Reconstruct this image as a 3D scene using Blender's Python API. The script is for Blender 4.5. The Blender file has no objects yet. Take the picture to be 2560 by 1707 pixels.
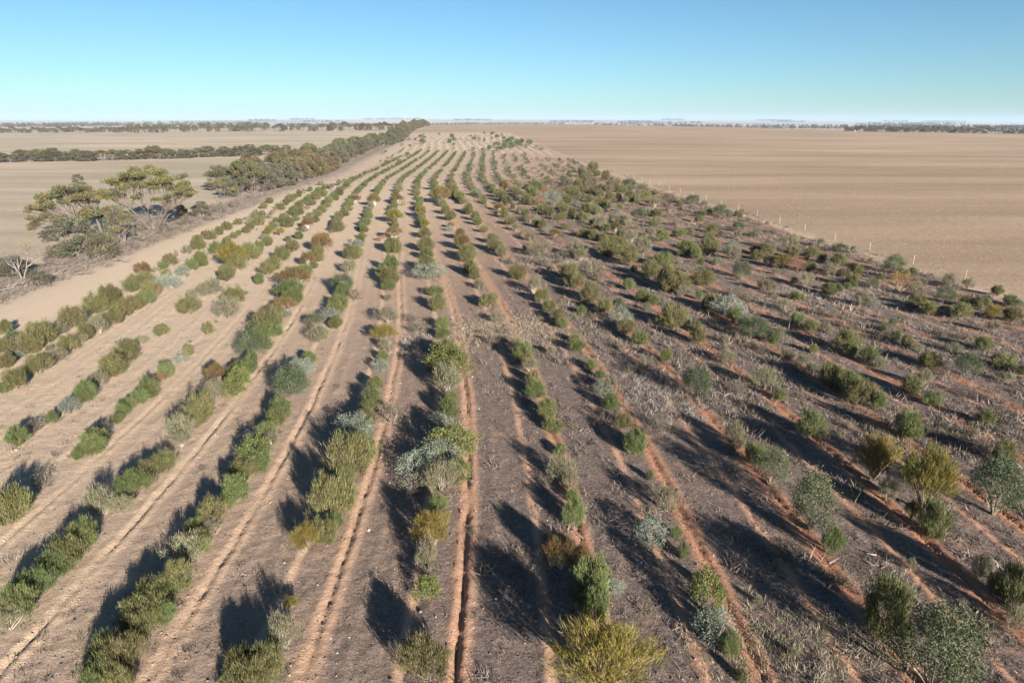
import bpy, math, random
import numpy as np

# ------------------------------------------------------------------ camera, sky, sun, exposure
SC = bpy.context.scene
COL = SC.collection
IW, IH, FPX = 2560.0, 1707.0, 1707.0
CAM_H, PITCH, ROLL = 17.0, math.radians(17.75), math.radians(0.12)
cam_data = bpy.data.cameras.new('camera')
cam_data.sensor_width = 36.0
cam_data.lens = 24.0
cam_data.clip_start = 0.1
cam_data.clip_end = 60000.0
cam = bpy.data.objects.new('camera', cam_data)
COL.objects.link(cam)
cam.location = (0, 0, CAM_H)
cam.rotation_mode = 'XYZ'
from mathutils import Matrix, Vector
cam.matrix_world = (Matrix.Translation((0, 0, CAM_H)) @ Matrix.Rotation(math.pi / 2 - PITCH, 4, 'X')
                    @ Matrix.Rotation(ROLL, 4, 'Z'))
SC.camera = cam

SUN_EL = math.radians(15.2)
SHADOW_AZ = math.radians(-27.5)          # shadows run this far to the west of straight ahead
sdir = Vector((math.sin(SHADOW_AZ) * math.cos(SUN_EL), math.cos(SHADOW_AZ) * math.cos(SUN_EL), -math.sin(SUN_EL)))
sun_data = bpy.data.lights.new('sun', 'SUN')
sun_data.energy = 5.0
sun_data.angle = math.radians(0.55)
sun_data.color = (1.0, 0.93, 0.84)
sun = bpy.data.objects.new('sun', sun_data)
COL.objects.link(sun)
sun.rotation_euler = sdir.to_track_quat('-Z', 'Y').to_euler()
sun.location = (30, -60, 60)

world = bpy.data.worlds.new('World')
SC.world = world
world.use_nodes = True
wn = world.node_tree
bg = wn.nodes['Background']
sky = wn.nodes.new('ShaderNodeTexSky')
sky.sky_type = 'NISHITA'
sky.sun_disc = False
sky.sun_elevation = SUN_EL
to_sun = -sdir
sky.sun_rotation = math.atan2(to_sun.x, to_sun.y)
sky.altitude = 0
sky.air_density = 0.8
sky.dust_density = 0.3
sky.ozone_density = 4.0
tint = wn.nodes.new('ShaderNodeMix'); tint.data_type = 'RGBA'; tint.blend_type = 'MULTIPLY'
tint.inputs[0].default_value = 1.0; tint.inputs[7].default_value = (0.71, 0.84, 0.79, 1)     # the camera's cool white balance, the same all over the sky
wn.links.new(sky.outputs[0], tint.inputs[6]); wn.links.new(tint.outputs[2], bg.inputs[0])
bg.inputs[1].default_value = 0.05

SC.view_settings.view_transform = 'Standard'
SC.view_settings.look = 'None'
SC.view_settings.gamma = 1.0
SC.view_settings.use_curve_mapping = False
SC.view_settings.exposure = 1.72
SC.cycles.max_bounces = 5
SC.cycles.diffuse_bounces = 2
SC.cycles.transparent_max_bounces = 4

rng = np.random.default_rng(11)
random.seed(11)

# ------------------------------------------------------------------ helpers: noise, terrain, rows
def _hash(ix, iy, s):
    n = (ix.astype(np.int64) * 374761393 + iy.astype(np.int64) * 668265263 + s * 974711) & 0x7fffffff
    n = ((n ^ (n >> 13)) * 1274126177) & 0x7fffffff
    return ((n ^ (n >> 16)) & 0xffff) / 65535.0

def vnoise(x, y, s=0):
    x = np.asarray(x, float); y = np.asarray(y, float)
    ix = np.floor(x); iy = np.floor(y)
    fx = x - ix; fy = y - iy
    fx = fx * fx * (3 - 2 * fx); fy = fy * fy * (3 - 2 * fy)
    a = _hash(ix, iy, s); b = _hash(ix + 1, iy, s); c = _hash(ix, iy + 1, s); d = _hash(ix + 1, iy + 1, s)
    return (a * (1 - fx) + b * fx) * (1 - fy) + (c * (1 - fx) + d * fx) * fy

def fbm(x, y, s=0, o=3):
    r = 0; a = 0.5
    for i in range(o):
        r = r + a * vnoise(x * 2 ** i, y * 2 ** i, s + i * 7); a *= .5
    return r / (1 - .5 ** o)

def smooth(a, b, x):
    t = np.clip((np.asarray(x, float) - a) / (b - a), 0, 1)
    return t * t * (3 - 2 * t)

def gh(X, Y):
    """large-scale height of the land: a flat plain, a gentle rise beyond the plantation, low far hills"""
    X = np.asarray(X, float); Y = np.asarray(Y, float)
    t = np.maximum(0.0, Y - 250.0)
    r = 0.0205 * t * t / (t + 60.0)
    r = 15.9 * (1 - np.exp(-(r / 15.9) - 0.5 * (r / 15.9) ** 2))
    r = r * (1 - smooth(1250, 2600, Y))
    h = r * np.exp(-((X - 40) / 600.0) ** 2)
    f = smooth(4500, 11500, Y)
    h = h + f * (26 + 62 * fbm(X / 5200 + 3.1, Y / 3800, 5, 3) * np.exp(-((X + 300) / 6500.0) ** 2))
    return h

MY = np.array([-80, 0, 20, 30, 40, 50, 62, 78, 92, 111, 139, 165, 185, 207, 230, 258, 300, 350, 385, 450, 500, 640, 720, 900], float)
MX = np.array([0.3, 0.2, 0, -.3, -1, -2, -3.6, -6.3, -8.8, -11.8, -16, -20, -22.5, -25.3, -27, -28, -29.5, -31, -32.5, -38.5, -44.5, -50, -50, -50], float)
# smooth the traced master line a little
_yy = np.arange(-80, 900, 2.0)
_mm = np.interp(_yy, MY, MX)
_ker = np.hanning(9); _ker /= _ker.sum()
_mm = np.convolve(np.pad(_mm, 4, mode='edge'), _ker, 'valid')
SP = 4.92
def gh_s(X, Y):
    """gh for one point nearer than the far hills"""
    if Y > 4400: return float(gh(X, Y))
    if Y <= 250: return 0.0
    t = Y - 250.0
    r = 0.0205 * t * t / (t + 60.0)
    r = 15.9 * (1 - math.exp(-(r / 15.9) - 0.5 * (r / 15.9) ** 2))
    if Y > 1250:
        q = min(1.0, (Y - 1250) / 1350.0); r *= 1 - q * q * (3 - 2 * q)
    return r * math.exp(-((X - 40) / 600.0) ** 2)
def row_x(k, Y):
    return np.interp(Y, _yy, _mm) - 2.8 + SP * k
def row_of(X, Y):
    return int(round((X - float(np.interp(Y, _yy, _mm)) + 2.8) / SP))
def fence_left(Y):
    return -46.0 - 0.063 * np.asarray(Y, float)
def fence_right(Y):
    return 58.2 - 0.084 * np.asarray(Y, float)

def ray(px, py):
    u = (px - IW / 2) / FPX; v = (py - IH / 2) / FPX
    c, s = math.cos(ROLL), math.sin(ROLL)
    u, v = u * c + v * s, v * c - u * s
    return u, math.cos(PITCH) - v * math.sin(PITCH), -math.sin(PITCH) - v * math.cos(PITCH)

def ground_at(px, py, h=0.0):
    """the point of the land (raised by h) seen at a spot of the photograph: real ground position in metres"""
    x, y, z = ray(px, py)
    t = prev = 1.0
    while t < 9000 and CAM_H + z * t >= gh_s(x * t, y * t) + h:
        prev = t; t *= 1.03
    lo, hi = prev, t
    for _ in range(36):
        m = .5 * (lo + hi)
        if CAM_H + z * m < gh_s(x * m, y * m) + h: hi = m
        else: lo = m
    return x * hi, y * hi

def depth_of(X, Y, Z):
    return Y * math.cos(PITCH) - (Z - CAM_H) * math.sin(PITCH)

# ------------------------------------------------------------------ materials
def new_mat(name):
    m = bpy.data.materials.new(name); m.use_nodes = True
    nt = m.node_tree; nt.nodes.clear()
    out = nt.nodes.new('ShaderNodeOutputMaterial')
    return m, nt, out

def N(nt, typ, **kw):
    n = nt.nodes.new(typ)
    for k, v in kw.items():
        setattr(n, k, v)
    return n

def leaf_material(name, rough=0.65, spec=0.25, trans=0.22, vary=0.16):
    m, nt, out = new_mat(name)
    at = N(nt, 'ShaderNodeAttribute'); at.attribute_name = 'tone'
    oi = N(nt, 'ShaderNodeObjectInfo')
    hs = N(nt, 'ShaderNodeHueSaturation')
    mr = N(nt, 'ShaderNodeMapRange'); mr.inputs[3].default_value = 0.5 - 0.022; mr.inputs[4].default_value = 0.5 + 0.014
    mv = N(nt, 'ShaderNodeMapRange'); mv.inputs[3].default_value = 1 - vary; mv.inputs[4].default_value = 1 + vary
    mu = N(nt, 'ShaderNodeMath', operation='FRACT')
    m7 = N(nt, 'ShaderNodeMath', operation='MULTIPLY'); m7.inputs[1].default_value = 7.31
    nt.links.new(oi.outputs['Random'], mr.inputs[0])
    nt.links.new(oi.outputs['Random'], m7.inputs[0]); nt.links.new(m7.outputs[0], mu.inputs[0]); nt.links.new(mu.outputs[0], mv.inputs[0])
    nt.links.new(at.outputs['Color'], hs.inputs['Color'])
    nt.links.new(mr.outputs[0], hs.inputs['Hue']); nt.links.new(mv.outputs[0], hs.inputs['Value'])
    p = N(nt, 'ShaderNodeBsdfPrincipled')
    p.inputs['Roughness'].default_value = rough
    p.inputs['Specular IOR Level'].default_value = spec
    nt.links.new(hs.outputs[0], p.inputs['Base Color'])
    tr = N(nt, 'ShaderNodeBsdfTranslucent')
    nt.links.new(hs.outputs[0], tr.inputs[0])
    mx = N(nt, 'ShaderNodeMixShader'); mx.inputs[0].default_value = trans
    nt.links.new(p.outputs[0], mx.inputs[1]); nt.links.new(tr.outputs[0], mx.inputs[2])
    nt.links.new(mx.outputs[0], out.inputs[0])
    return m

def plain_material(name, col, rough=0.8, noise_scale=None, col2=None, attr=False):
    m, nt, out = new_mat(name)
    p = N(nt, 'ShaderNodeBsdfPrincipled')
    p.inputs['Roughness'].default_value = rough
    p.inputs['Specular IOR Level'].default_value = 0.2
    p.inputs['Base Color'].default_value = (*col, 1)
    if attr:
        at = N(nt, 'ShaderNodeAttribute'); at.attribute_name = 'tone'
        nt.links.new(at.outputs['Color'], p.inputs['Base Color'])
    elif noise_scale:
        tc = N(nt, 'ShaderNodeTexCoord')
        no = N(nt, 'ShaderNodeTexNoise'); no.inputs['Scale'].default_value = noise_scale
        no.inputs['Detail'].default_value = 4
        mx = N(nt, 'ShaderNodeMix', data_type='RGBA')
        mx.inputs[6].default_value = (*col, 1); mx.inputs[7].default_value = (*col2, 1)
        nt.links.new(tc.outputs['Object'], no.inputs['Vector'])
        nt.links.new(no.outputs[0], mx.inputs[0]); nt.links.new(mx.outputs[2], p.inputs['Base Color'])
    nt.links.new(p.outputs[0], out.inputs[0])
    return m

M_LEAF = leaf_material('foliage')
M_TREE = leaf_material('tree_foliage', rough=0.5, spec=0.35, trans=0.15, vary=0.14)
M_WOOD = plain_material('bark', (0, 0, 0), 0.85, attr=True)
M_STUFF = leaf_material('dry_plants', rough=0.8, spec=0.1, trans=0.15, vary=0.0)

def ground_material():
    m, nt, out = new_mat('soil')
    L = nt.links.new
    geo = N(nt, 'ShaderNodeNewGeometry')
    P = geo.outputs['Position']
    def noise(scale, detail=4, rough=.55, vec=P, dist=0.0):
        n = N(nt, 'ShaderNodeTexNoise'); n.inputs['Scale'].default_value = scale
        n.inputs['Detail'].default_value = detail; n.inputs['Roughness'].default_value = rough
        n.inputs['Distortion'].default_value = dist
        L(vec, n.inputs['Vector']); return n.outputs[0]
    def ramp(src, a, b, lo=0.0, hi=1.0):
        r = N(nt, 'ShaderNodeMapRange', interpolation_type='SMOOTHSTEP'); L(src, r.inputs[0])
        r.inputs[1].default_value = a; r.inputs[2].default_value = b; r.inputs[3].default_value = lo; r.inputs[4].default_value = hi
        return r.outputs[0]
    def math_(op, a, b):
        n = N(nt, 'ShaderNodeMath', operation=op)
        for i, v in enumerate((a, b)):
            if isinstance(v, (int, float)): n.inputs[i].default_value = v
            else: L(v, n.inputs[i])
        return n.outputs[0]
    def mix(fac, a, b, mode='MIX'):
        n = N(nt, 'ShaderNodeMix', data_type='RGBA', blend_type=mode)
        for sock, v in ((n.inputs[0], fac), (n.inputs[6], a), (n.inputs[7], b)):
            if isinstance(v, (int, float)): sock.default_value = v
            elif isinstance(v, tuple): sock.default_value = (*v, 1)
            else: L(v, sock)
        return n.outputs[2]
    def attr(name):
        a = N(nt, 'ShaderNodeAttribute'); a.attribute_name = name; return a
    base = attr('land'); mk = attr('cover')
    sep = N(nt, 'ShaderNodeSeparateColor'); L(mk.outputs['Color'], sep.inputs[0])
    litter, stubble, rough_ = sep.outputs[0], sep.outputs[1], sep.outputs[2]
    # leaf litter: patchy, with dark flecks and pale bits
    n1 = noise(0.55, 5, .65); n2 = noise(6.5, 4, .7); n3 = noise(26, 3, .75); n4 = noise(2.1, 4, .6)
    lit = math_('MULTIPLY', litter, ramp(math_('ADD', math_('MULTIPLY', n1, .55), math_('MULTIPLY', n4, .45)), .25, .49))
    grain = ramp(math_('ADD', math_('MULTIPLY', n2, .5), math_('MULTIPLY', n3, .5)), .40, .62)
    litcol = mix(grain, (.060, .053, .053), (.262, .203, .172))
    pale = ramp(noise(9.0, 3, .8), .64, .72)
    litcol = mix(math_('MULTIPLY', pale, .55), litcol, (.34, .28, .22))
    soil = mix(ramp(n3, .35, .75, 0, .4), base.outputs['Color'], mix(1.0, base.outputs['Color'], (.76, .73, .70), 'MULTIPLY'))
    soil = mix(ramp(n1, .3, .7, 0, .35), soil, mix(1.0, base.outputs['Color'], (1.13, 1.08, 1.02), 'MULTIPLY'))
    c = mix(math_('MULTIPLY', lit, .93), soil, litcol)
    # stubble paddocks: long sweeps of paler and darker straw
    mp = N(nt, 'ShaderNodeMapping'); mp.inputs['Rotation'].default_value = (0, 0, math.radians(63)); mp.inputs['Scale'].default_value = (.006, .045, 1)
    L(P, mp.inputs[0])
    st = noise(1.0, 7, .62, mp.outputs[0], .25)
    mp2 = N(nt, 'ShaderNodeMapping'); mp2.inputs['Rotation'].default_value = (0, 0, math.radians(70)); mp2.inputs['Scale'].default_value = (.05, .45, 1)
    L(P, mp2.inputs[0])
    st2 = noise(1.0, 4, .7, mp2.outputs[0], .3)
    big = noise(.009, 3, .5)
    sc = mix(ramp(st, .33, .67), mix(1.0, base.outputs['Color'], (.80, .79, .77), 'MULTIPLY'), mix(1.0, base.outputs['Color'], (1.14, 1.13, 1.10), 'MULTIPLY'))
    sc = mix(ramp(st2, .3, .7, 0, .5), sc, mix(1.0, sc, (.88, .87, .85), 'MULTIPLY'))
    sc = mix(ramp(n2, .42, .60, 0, .9), sc, mix(1.0, sc, (.68, .64, .60), 'MULTIPLY'))
    sc = mix(ramp(noise(.9, 5, .75), .40, .60, 0, .6), sc, mix(1.0, sc, (.78, .76, .73), 'MULTIPLY'))
    sc = mix(ramp(noise(3.2, 3, .8), .60, .70, 0, .5), sc, (.52, .43, .31))
    sc = mix(ramp(big, .45, .7, 0, .45), sc, mix(1.0, sc, (.84, .86, .78), 'MULTIPLY'))
    c = mix(stubble, c, sc)
    p = N(nt, 'ShaderNodeBsdfPrincipled'); p.inputs['Roughness'].default_value = .95; p.inputs['Specular IOR Level'].default_value = .08
    L(c, p.inputs['Base Color'])
    hb = math_('ADD', math_('MULTIPLY', n2, .75), math_('MULTIPLY', n3, .42))
    hb = math_('ADD', hb, math_('MULTIPLY', n4, .9))
    hb = math_('MULTIPLY', hb, rough_)
    b = N(nt, 'ShaderNodeBump'); b.inputs['Strength'].default_value = 1.0; b.inputs['Distance'].default_value = .12
    L(hb, b.inputs['Height']); L(b.outputs[0], p.inputs['Normal'])
    L(p.outputs[0], out.inputs[0])
    return m

# ------------------------------------------------------------------ mesh assembly with numpy
def mesh_from(name, V, T, mats, mat_idx=None, tone=None, smooth_shade=False):
    V = np.ascontiguousarray(V, np.float32); T = np.ascontiguousarray(T, np.int32)
    k = T.shape[1]
    me = bpy.data.meshes.new(name)
    me.vertices.add(len(V)); me.vertices.foreach_set('co', V.ravel())
    me.loops.add(T.size); me.loops.foreach_set('vertex_index', T.ravel())
    me.polygons.add(len(T)); me.polygons.foreach_set('loop_start', np.arange(0, T.size, k, dtype=np.int32))
    if smooth_shade:
        me.polygons.foreach_set('use_smooth', np.ones(len(T), bool))
    else:
        me.polygons.foreach_set('use_smooth', np.zeros(len(T), bool))
    for m in mats: me.materials.append(m)
    if mat_idx is not None: me.polygons.foreach_set('material_index', np.asarray(mat_idx, np.int32))
    if tone is not None:
        a = me.attributes.new('tone', 'FLOAT_COLOR', 'POINT')
        c = np.ones((len(V), 4), np.float32); c[:, :3] = tone
        a.data.foreach_set('color', c.ravel())
    me.update(calc_edges=True)
    return me

class Geo:
    """collects triangles with a colour per vertex"""
    def __init__(s): s.V = []; s.T = []; s.C = []; s.n = 0
    def add(s, V, T, C):
        s.V.append(V); s.T.append(np.asarray(T) + s.n); s.C.append(C); s.n += len(V)
    def arrays(s):
        return np.concatenate(s.V), np.concatenate(s.T), np.concatenate(s.C)
    def mesh(s, name, mat):
        V, T, C = s.arrays()
        return mesh_from(name, V, T, [mat], tone=C)

def unit(v):
    return v / np.maximum(np.linalg.norm(v, axis=1, keepdims=True), 1e-9)

def add_blades(g, c, d, L, W, col, r, curve=0.0):
    """pointed blades: one triangle each"""
    n = len(c)
    side = unit(np.cross(d, r.normal(size=(n, 3))))
    L = np.broadcast_to(L, n)[:, None]; W = np.broadcast_to(W, n)[:, None]
    V = np.stack([c - side * W / 2, c + side * W / 2, c + d * L], 1).reshape(-1, 3)
    T = np.arange(3 * n).reshape(-1, 3)
    g.add(V, T, np.repeat(col, 3, axis=0))

def add_leaves(g, c, d, L, W, col, r):
    """diamond leaves: two triangles each"""
    n = len(c)
    side = unit(np.cross(d, r.normal(size=(n, 3))))
    L = np.broadcast_to(L, n)[:, None]; W = np.broadcast_to(W, n)[:, None]
    mid = c + d * L * .5
    V = np.stack([c, mid - side * W / 2, c + d * L, mid + side * W / 2], 1).reshape(-1, 3)
    i = np.arange(n)[:, None] * 4
    T = np.concatenate([i + np.array([[0, 1, 2]]), i + np.array([[0, 2, 3]])])
    g.add(V, T, np.repeat(col, 4, axis=0))

def add_tube(g, pts, rad, col, sides=4):
    pts = np.asarray(pts, float); rad = np.asarray(rad, float)
    n = len(pts)
    tan = unit(np.gradient(pts, axis=0))
    ref = np.array([0.31, 0.87, 0.13]);
    a = unit(np.cross(tan, np.broadcast_to(ref, tan.shape))); b = np.cross(tan, a)
    ang = np.arange(sides) * 2 * math.pi / sides
    V = (pts[:, None] + rad[:, None, None] * (np.cos(ang)[None, :, None] * a[:, None] + np.sin(ang)[None, :, None] * b[:, None])).reshape(-1, 3)
    T = []
    for i in range(n - 1):
        for j in range(sides):
            p, q = i * sides + j, i * sides + (j + 1) % sides
            T += [(p, q, q + sides), (p, q + sides, p + sides)]
    g.add(V, np.array(T), np.broadcast_to(np.asarray(col, float), (len(V), 3)).copy())

def jitter_col(col, n, r, amt=.18, other=None, f=0.0):
    c = np.broadcast_to(np.asarray(col, float), (n, 3)) * (1 + r.normal(0, amt, (n, 1)))
    if other is not None:
        m = (r.random((n, 1)) < f)
        c = np.where(m, np.asarray(other) * (1 + r.normal(0, amt, (n, 1))), c)
    return np.clip(c, .004, .9)

# ------------------------------------------------------------------ tagging
def tag(o, label=None, cat=None, group=None, kind=None):
    if label: o['label'] = label
    if cat: o['category'] = cat
    if group: o['group'] = group
    if kind: o['kind'] = kind
    return o

def link(name, me, parent=None):
    o = bpy.data.objects.new(name, me)
    COL.objects.link(o)
    if parent: o.parent = parent
    return o

def empty(name, loc, rz=0.0, scale=(1, 1, 1)):
    o = bpy.data.objects.new(name, None)
    COL.objects.link(o)
    o.empty_display_size = .2
    o.location = loc; o.rotation_euler = (0, 0, rz); o.scale = scale
    return o

ONES = ['', 'first', 'second', 'third', 'fourth', 'fifth', 'sixth', 'seventh', 'eighth', 'ninth', 'tenth', 'eleventh', 'twelfth', 'thirteenth',
        'fourteenth', 'fifteenth', 'sixteenth', 'seventeenth', 'eighteenth', 'nineteenth']
TENS = ['', '', 'twent', 'thirt', 'fort', 'fift', 'sixt', 'sevent', 'eight', 'ninet']
def ordinal(n):
    if n < 20: return ONES[n]
    if n < 100:
        return TENS[n // 10] + ('ieth' if n % 10 == 0 else 'y-' + ONES[n % 10])
    h = n // 100
    pre = ['', 'hundred', 'two-hundred'][h]
    return pre + ('th' if n % 100 == 0 else '-and-' + ordinal(n % 100))

# ------------------------------------------------------------------ the ground sheet
def relief(X, Y):
    """furrows, berms and lumps of the planted land; returns height, signed distance to the plant line, planted mask"""
    m = np.interp(Y, _yy, _mm)
    s = (X - m + 2.8) / SP
    d = (s - np.round(s)) * SP
    k = np.round(s)
    d = d + .14 * (vnoise(X * 0 + k * 3.7, Y * .11, 3) - .5) + .10 * (vnoise(k * 1.9, Y * .6, 4) - .5)
    inside = smooth(-.5, 1.5, X - (fence_left(Y) + 7.5)) * smooth(-.5, 1.5, (fence_right(Y) - 2.5) - X) * (1 - smooth(690, 705, Y))
    amp = .82 * (.25 + .9 * vnoise(k * 5.1, Y * .05, 8)) * (.35 + 1.1 * smooth(.15, .6, vnoise(k * 3.3, Y * .35, 18))) * np.where((k >= -3) & (k <= 0), 1.0, np.where(k > 0, .72, .42))
    rag = .45 + .6 * vnoise(X * 2.3, Y * 2.3, 21) + .5 * vnoise(X * 5.3, Y * 4.3, 22)
    z = (-.15 * np.exp(-((d - .98) / .085) ** 2) + .075 * np.exp(-((d - .70) / .14) ** 2) + .08 * np.exp(-((d - 1.28) / .15) ** 2)
         + .07 * np.exp(-((d + 1.0) / .22) ** 2) - .06 * np.exp(-((d + .70) / .13) ** 2) + .05 * np.exp(-(d / .5) ** 2)) * amp * rag
    z = z + .05 * np.exp(-((np.abs(d - .2) - 2.0) / .25) ** 2) * vnoise(k * 2.2, Y * .07, 9)
    z = z * inside
    lumps = .075 * (fbm(X * .9, Y * .9, 31, 3) - .5) + .035 * (vnoise(X * 3.1, Y * 3.1, 41) - .5) + .035 * (vnoise(X * 7.1, Y * 6.3, 43) - .5) * (Y < 70)
    lump_w = .35 + .65 * inside
    return z + lumps * lump_w, d, k, inside

def build_ground():
    ratio = 1.0068
    ys = list(np.linspace(-70, 8.5, 26))
    y = 9.0
    while y < 720: ys.append(y); y = max(y * ratio, y + .10)
    while y < 15000: ys.append(y); y *= 1.035
    ys = np.array(ys)
    nu = 860
    u = np.linspace(-1, 1, nu)
    side = np.array([1.25, 1.7, 2.4, 3.4, 5.0])
    u = np.concatenate([-side[::-1], u, side])
    half = 27 + .86 * np.maximum(ys, 0)
    X = u[None, :] * half[:, None]
    Y = np.broadcast_to(ys[:, None], X.shape)
    dz, d, k, inside = relief(X, Y)
    fade = 1 - smooth(330, 900, Y)
    Z = gh(X, Y) + dz * fade
    ny, nx = X.shape
    V = np.stack([X, Y, Z], -1).reshape(-1, 3)
    idx = np.arange(ny * nx).reshape(ny, nx)
    Q = np.stack([idx[:-1, :-1], idx[:-1, 1:], idx[1:, 1:], idx[1:, :-1]], -1).reshape(-1, 4)
    me = mesh_from('ground', V, Q, [ground_material()], smooth_shade=True)
    # true colours of the land
    red = smooth(-36, 18, X + 8 * (fbm(X / 14, Y / 14, 51) - .5)) * (1 - .55 * smooth(140, 330, Y)) * inside
    red = np.maximum(red, .22 * (1 - smooth(20, 60, Y)) * inside)
    beige = np.array([.560, .435, .315]); rust = np.array([.440, .250, .165])
    red = np.clip(red + .30 * np.exp(-((d - 1.0) / .55) ** 2) * smooth(-20, 8, X) * inside * (1 - smooth(90, 160, Y)), 0, 1.25)
    beige = beige - (beige - np.array([.450, .345, .258])) * smooth(130, 280, Y)[..., None]
    land = beige + (rust - beige) * red[..., None]
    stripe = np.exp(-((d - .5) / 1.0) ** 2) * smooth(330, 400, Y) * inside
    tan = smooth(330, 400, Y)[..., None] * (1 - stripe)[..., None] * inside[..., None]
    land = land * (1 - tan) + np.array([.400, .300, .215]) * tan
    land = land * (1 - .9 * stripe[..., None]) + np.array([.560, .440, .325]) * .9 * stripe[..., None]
    furrow = np.exp(-((d - .98) / .5) ** 2) * inside
    land = land * (1 - .06 * furrow[..., None])
    left = (X < fence_left(Y) - 8)
    right = (X > fence_right(Y) - .5)
    beyond = (Y > 700)
    lp = smooth(-1, 3, (fence_left(Y) - 9) - X); rp = smooth(-4.5, .5, X - (fence_right(Y) + 1.5 * (vnoise(X * .3, Y * .3, 66) - .5)))
    bp = smooth(694, 706, Y)
    left_c = np.array([.545, .455, .350]); right_c = np.array([.425, .312, .222]); bey_c = np.array([.480, .355, .255])
    w = lp[..., None]; land = land * (1 - w) + left_c * w
    rc = right_c + (np.array([.500, .372, .270]) - right_c) * (fbm(X / 120, Y / 120, 61))[..., None]
    w = (rp * (1 - lp))[..., None]; land = land * (1 - w) + rc * w
    w = (bp * (1 - lp) * (1 - rp))[..., None]; land = land * (1 - w) + bey_c * w
    # pale road at the crest and a dark damp patch in the far paddock
    road = np.exp(-((Y - 735 - .02 * X) / 7.0) ** 2) * (X > -95) * (X < 700)
    land = land * (1 - road[..., None] * .8) + np.array([.50, .40, .29]) * road[..., None] * .8
    patch = np.exp(-(((X - 95) / 65) ** 2 + ((Y - 470) / 22) ** 2))
    land = land * (1 - .22 * patch[..., None])
    # distant country: a patchwork of cropped and fallow fields
    fx = np.floor((X + 250 * np.sin(Y / 900)) / 620); fy = np.floor((Y + .1 * X) / 430)
    pv = _hash(fx, fy, 77)
    field = np.array([.33, .26, .21]) + pv[..., None] * np.array([.24, .19, .15])
    fw = smooth(1250, 1700, Y + np.abs(X) * .2)[..., None]
    land = land * (1 - fw) + field * fw
    # litter between the rows (more of it to the east), none on berms, track and wheel marks
    mid = smooth(.28, .62, np.minimum(np.abs(d - 1.0), 9)) * smooth(.10, .40, np.abs(d + .85) + .1 * vnoise(X, Y, 14))
    dens = .55 + .45 * smooth(-24, 4, X)
    far = 1 - .75 * smooth(90, 260, Y)
    leftfade = .14 + .86 * smooth(-34, 0, X)
    near = .55 + .45 * (1 - smooth(45, 95, Y) * (1 - smooth(-8, 14, X)))
    litter = mid * dens * far * leftfade * near * inside
    litter = np.clip(litter, 0, 1)
    # scrubby ground below the trees on the west side
    scrub = np.exp(-((X - (fence_left(Y) - 5)) / 4.5) ** 2) * (Y > 20) * (Y < 560) * (1 - inside)
    litter = np.maximum(litter, np.clip(scrub * .85, 0, 1))
    stub = np.clip(np.maximum(np.maximum(lp, rp), bp) * (1 - .7 * fw[..., 0]), 0, 1)
    rough_ = np.clip(.45 + .55 * inside, 0, 1) * (1 - .85 * smooth(150, 700, Y))
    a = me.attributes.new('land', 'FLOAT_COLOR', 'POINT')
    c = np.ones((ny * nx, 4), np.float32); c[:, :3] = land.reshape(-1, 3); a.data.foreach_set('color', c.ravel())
    a = me.attributes.new('cover', 'FLOAT_COLOR', 'POINT')
    c = np.ones((ny * nx, 4), np.float32); c[:, 0] = litter.ravel(); c[:, 1] = stub.ravel(); c[:, 2] = rough_.ravel()
    a.data.foreach_set('color', c.ravel())
    o = link('ground', me)
    tag(o, 'sandy red-brown farmland with ploughed planting furrows, litter and stubble paddocks', kind='structure')
    return o

build_ground()

def zats(X, Y):
    X = np.asarray(X, float); Y = np.asarray(Y, float)
    return gh(X, Y) + relief(X, Y)[0] * (1 - smooth(330, 900, Y))
def zat(X, Y):
    return float(zats(np.array([X]), np.array([Y]))[0])

# ------------------------------------------------------------------ shrub species (unit width, base at the origin)
SPECIES = {
    # code: name, words, height/width, leaf colour, second colour, second share, bark colour
    'b': ('broom_shrub', 'olive broom shrub', .98, (.112, .108, .042), (.150, .136, .064), .25, (.16, .12, .09)),
    'g': ('feathery_shrub', 'green feathery shrub', 1.0, (.092, .112, .040), (.130, .138, .058), .25, (.15, .12, .09)),
    'k': ('wispy_shrub', 'grey-green wispy shrub', .98, (.145, .138, .080), (.165, .142, .098), .35, (.26, .21, .17)),
    's': ('saltbush', 'silvery grey saltbush', .82, (.185, .205, .160), (.145, .168, .120), .3, (.22, .18, .15)),
    'e': ('gum_sapling', 'dark leafy gum sapling', 1.0, (.060, .078, .038), (.088, .106, .055), .3, (.15, .12, .095)),
    'y': ('wattle_shrub', 'yellow airy wattle', 1.0, (.180, .145, .030), (.128, .118, .036), .35, (.20, .15, .10)),
    'o': ('rusty_shrub', 'rusty olive shrub', .92, (.140, .092, .036), (.108, .094, .034), .4, (.42, .36, .31)),
    'p': ('withered_shrub', 'orange withered shrub', .95, (.255, .145, .068), (.200, .130, .064), .35, (.30, .23, .18)),
    'd': ('twiggy_shrub', 'dry brown twiggy shrub', .70, (.125, .102, .075), (.092, .090, .056), .35, (.17, .135, .11)),
    'l': ('leafy_shrub', 'bright green lumpy shrub', .95, (.130, .148, .044), (.098, .118, .036), .35, (.16, .12, .09)),
}

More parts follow.
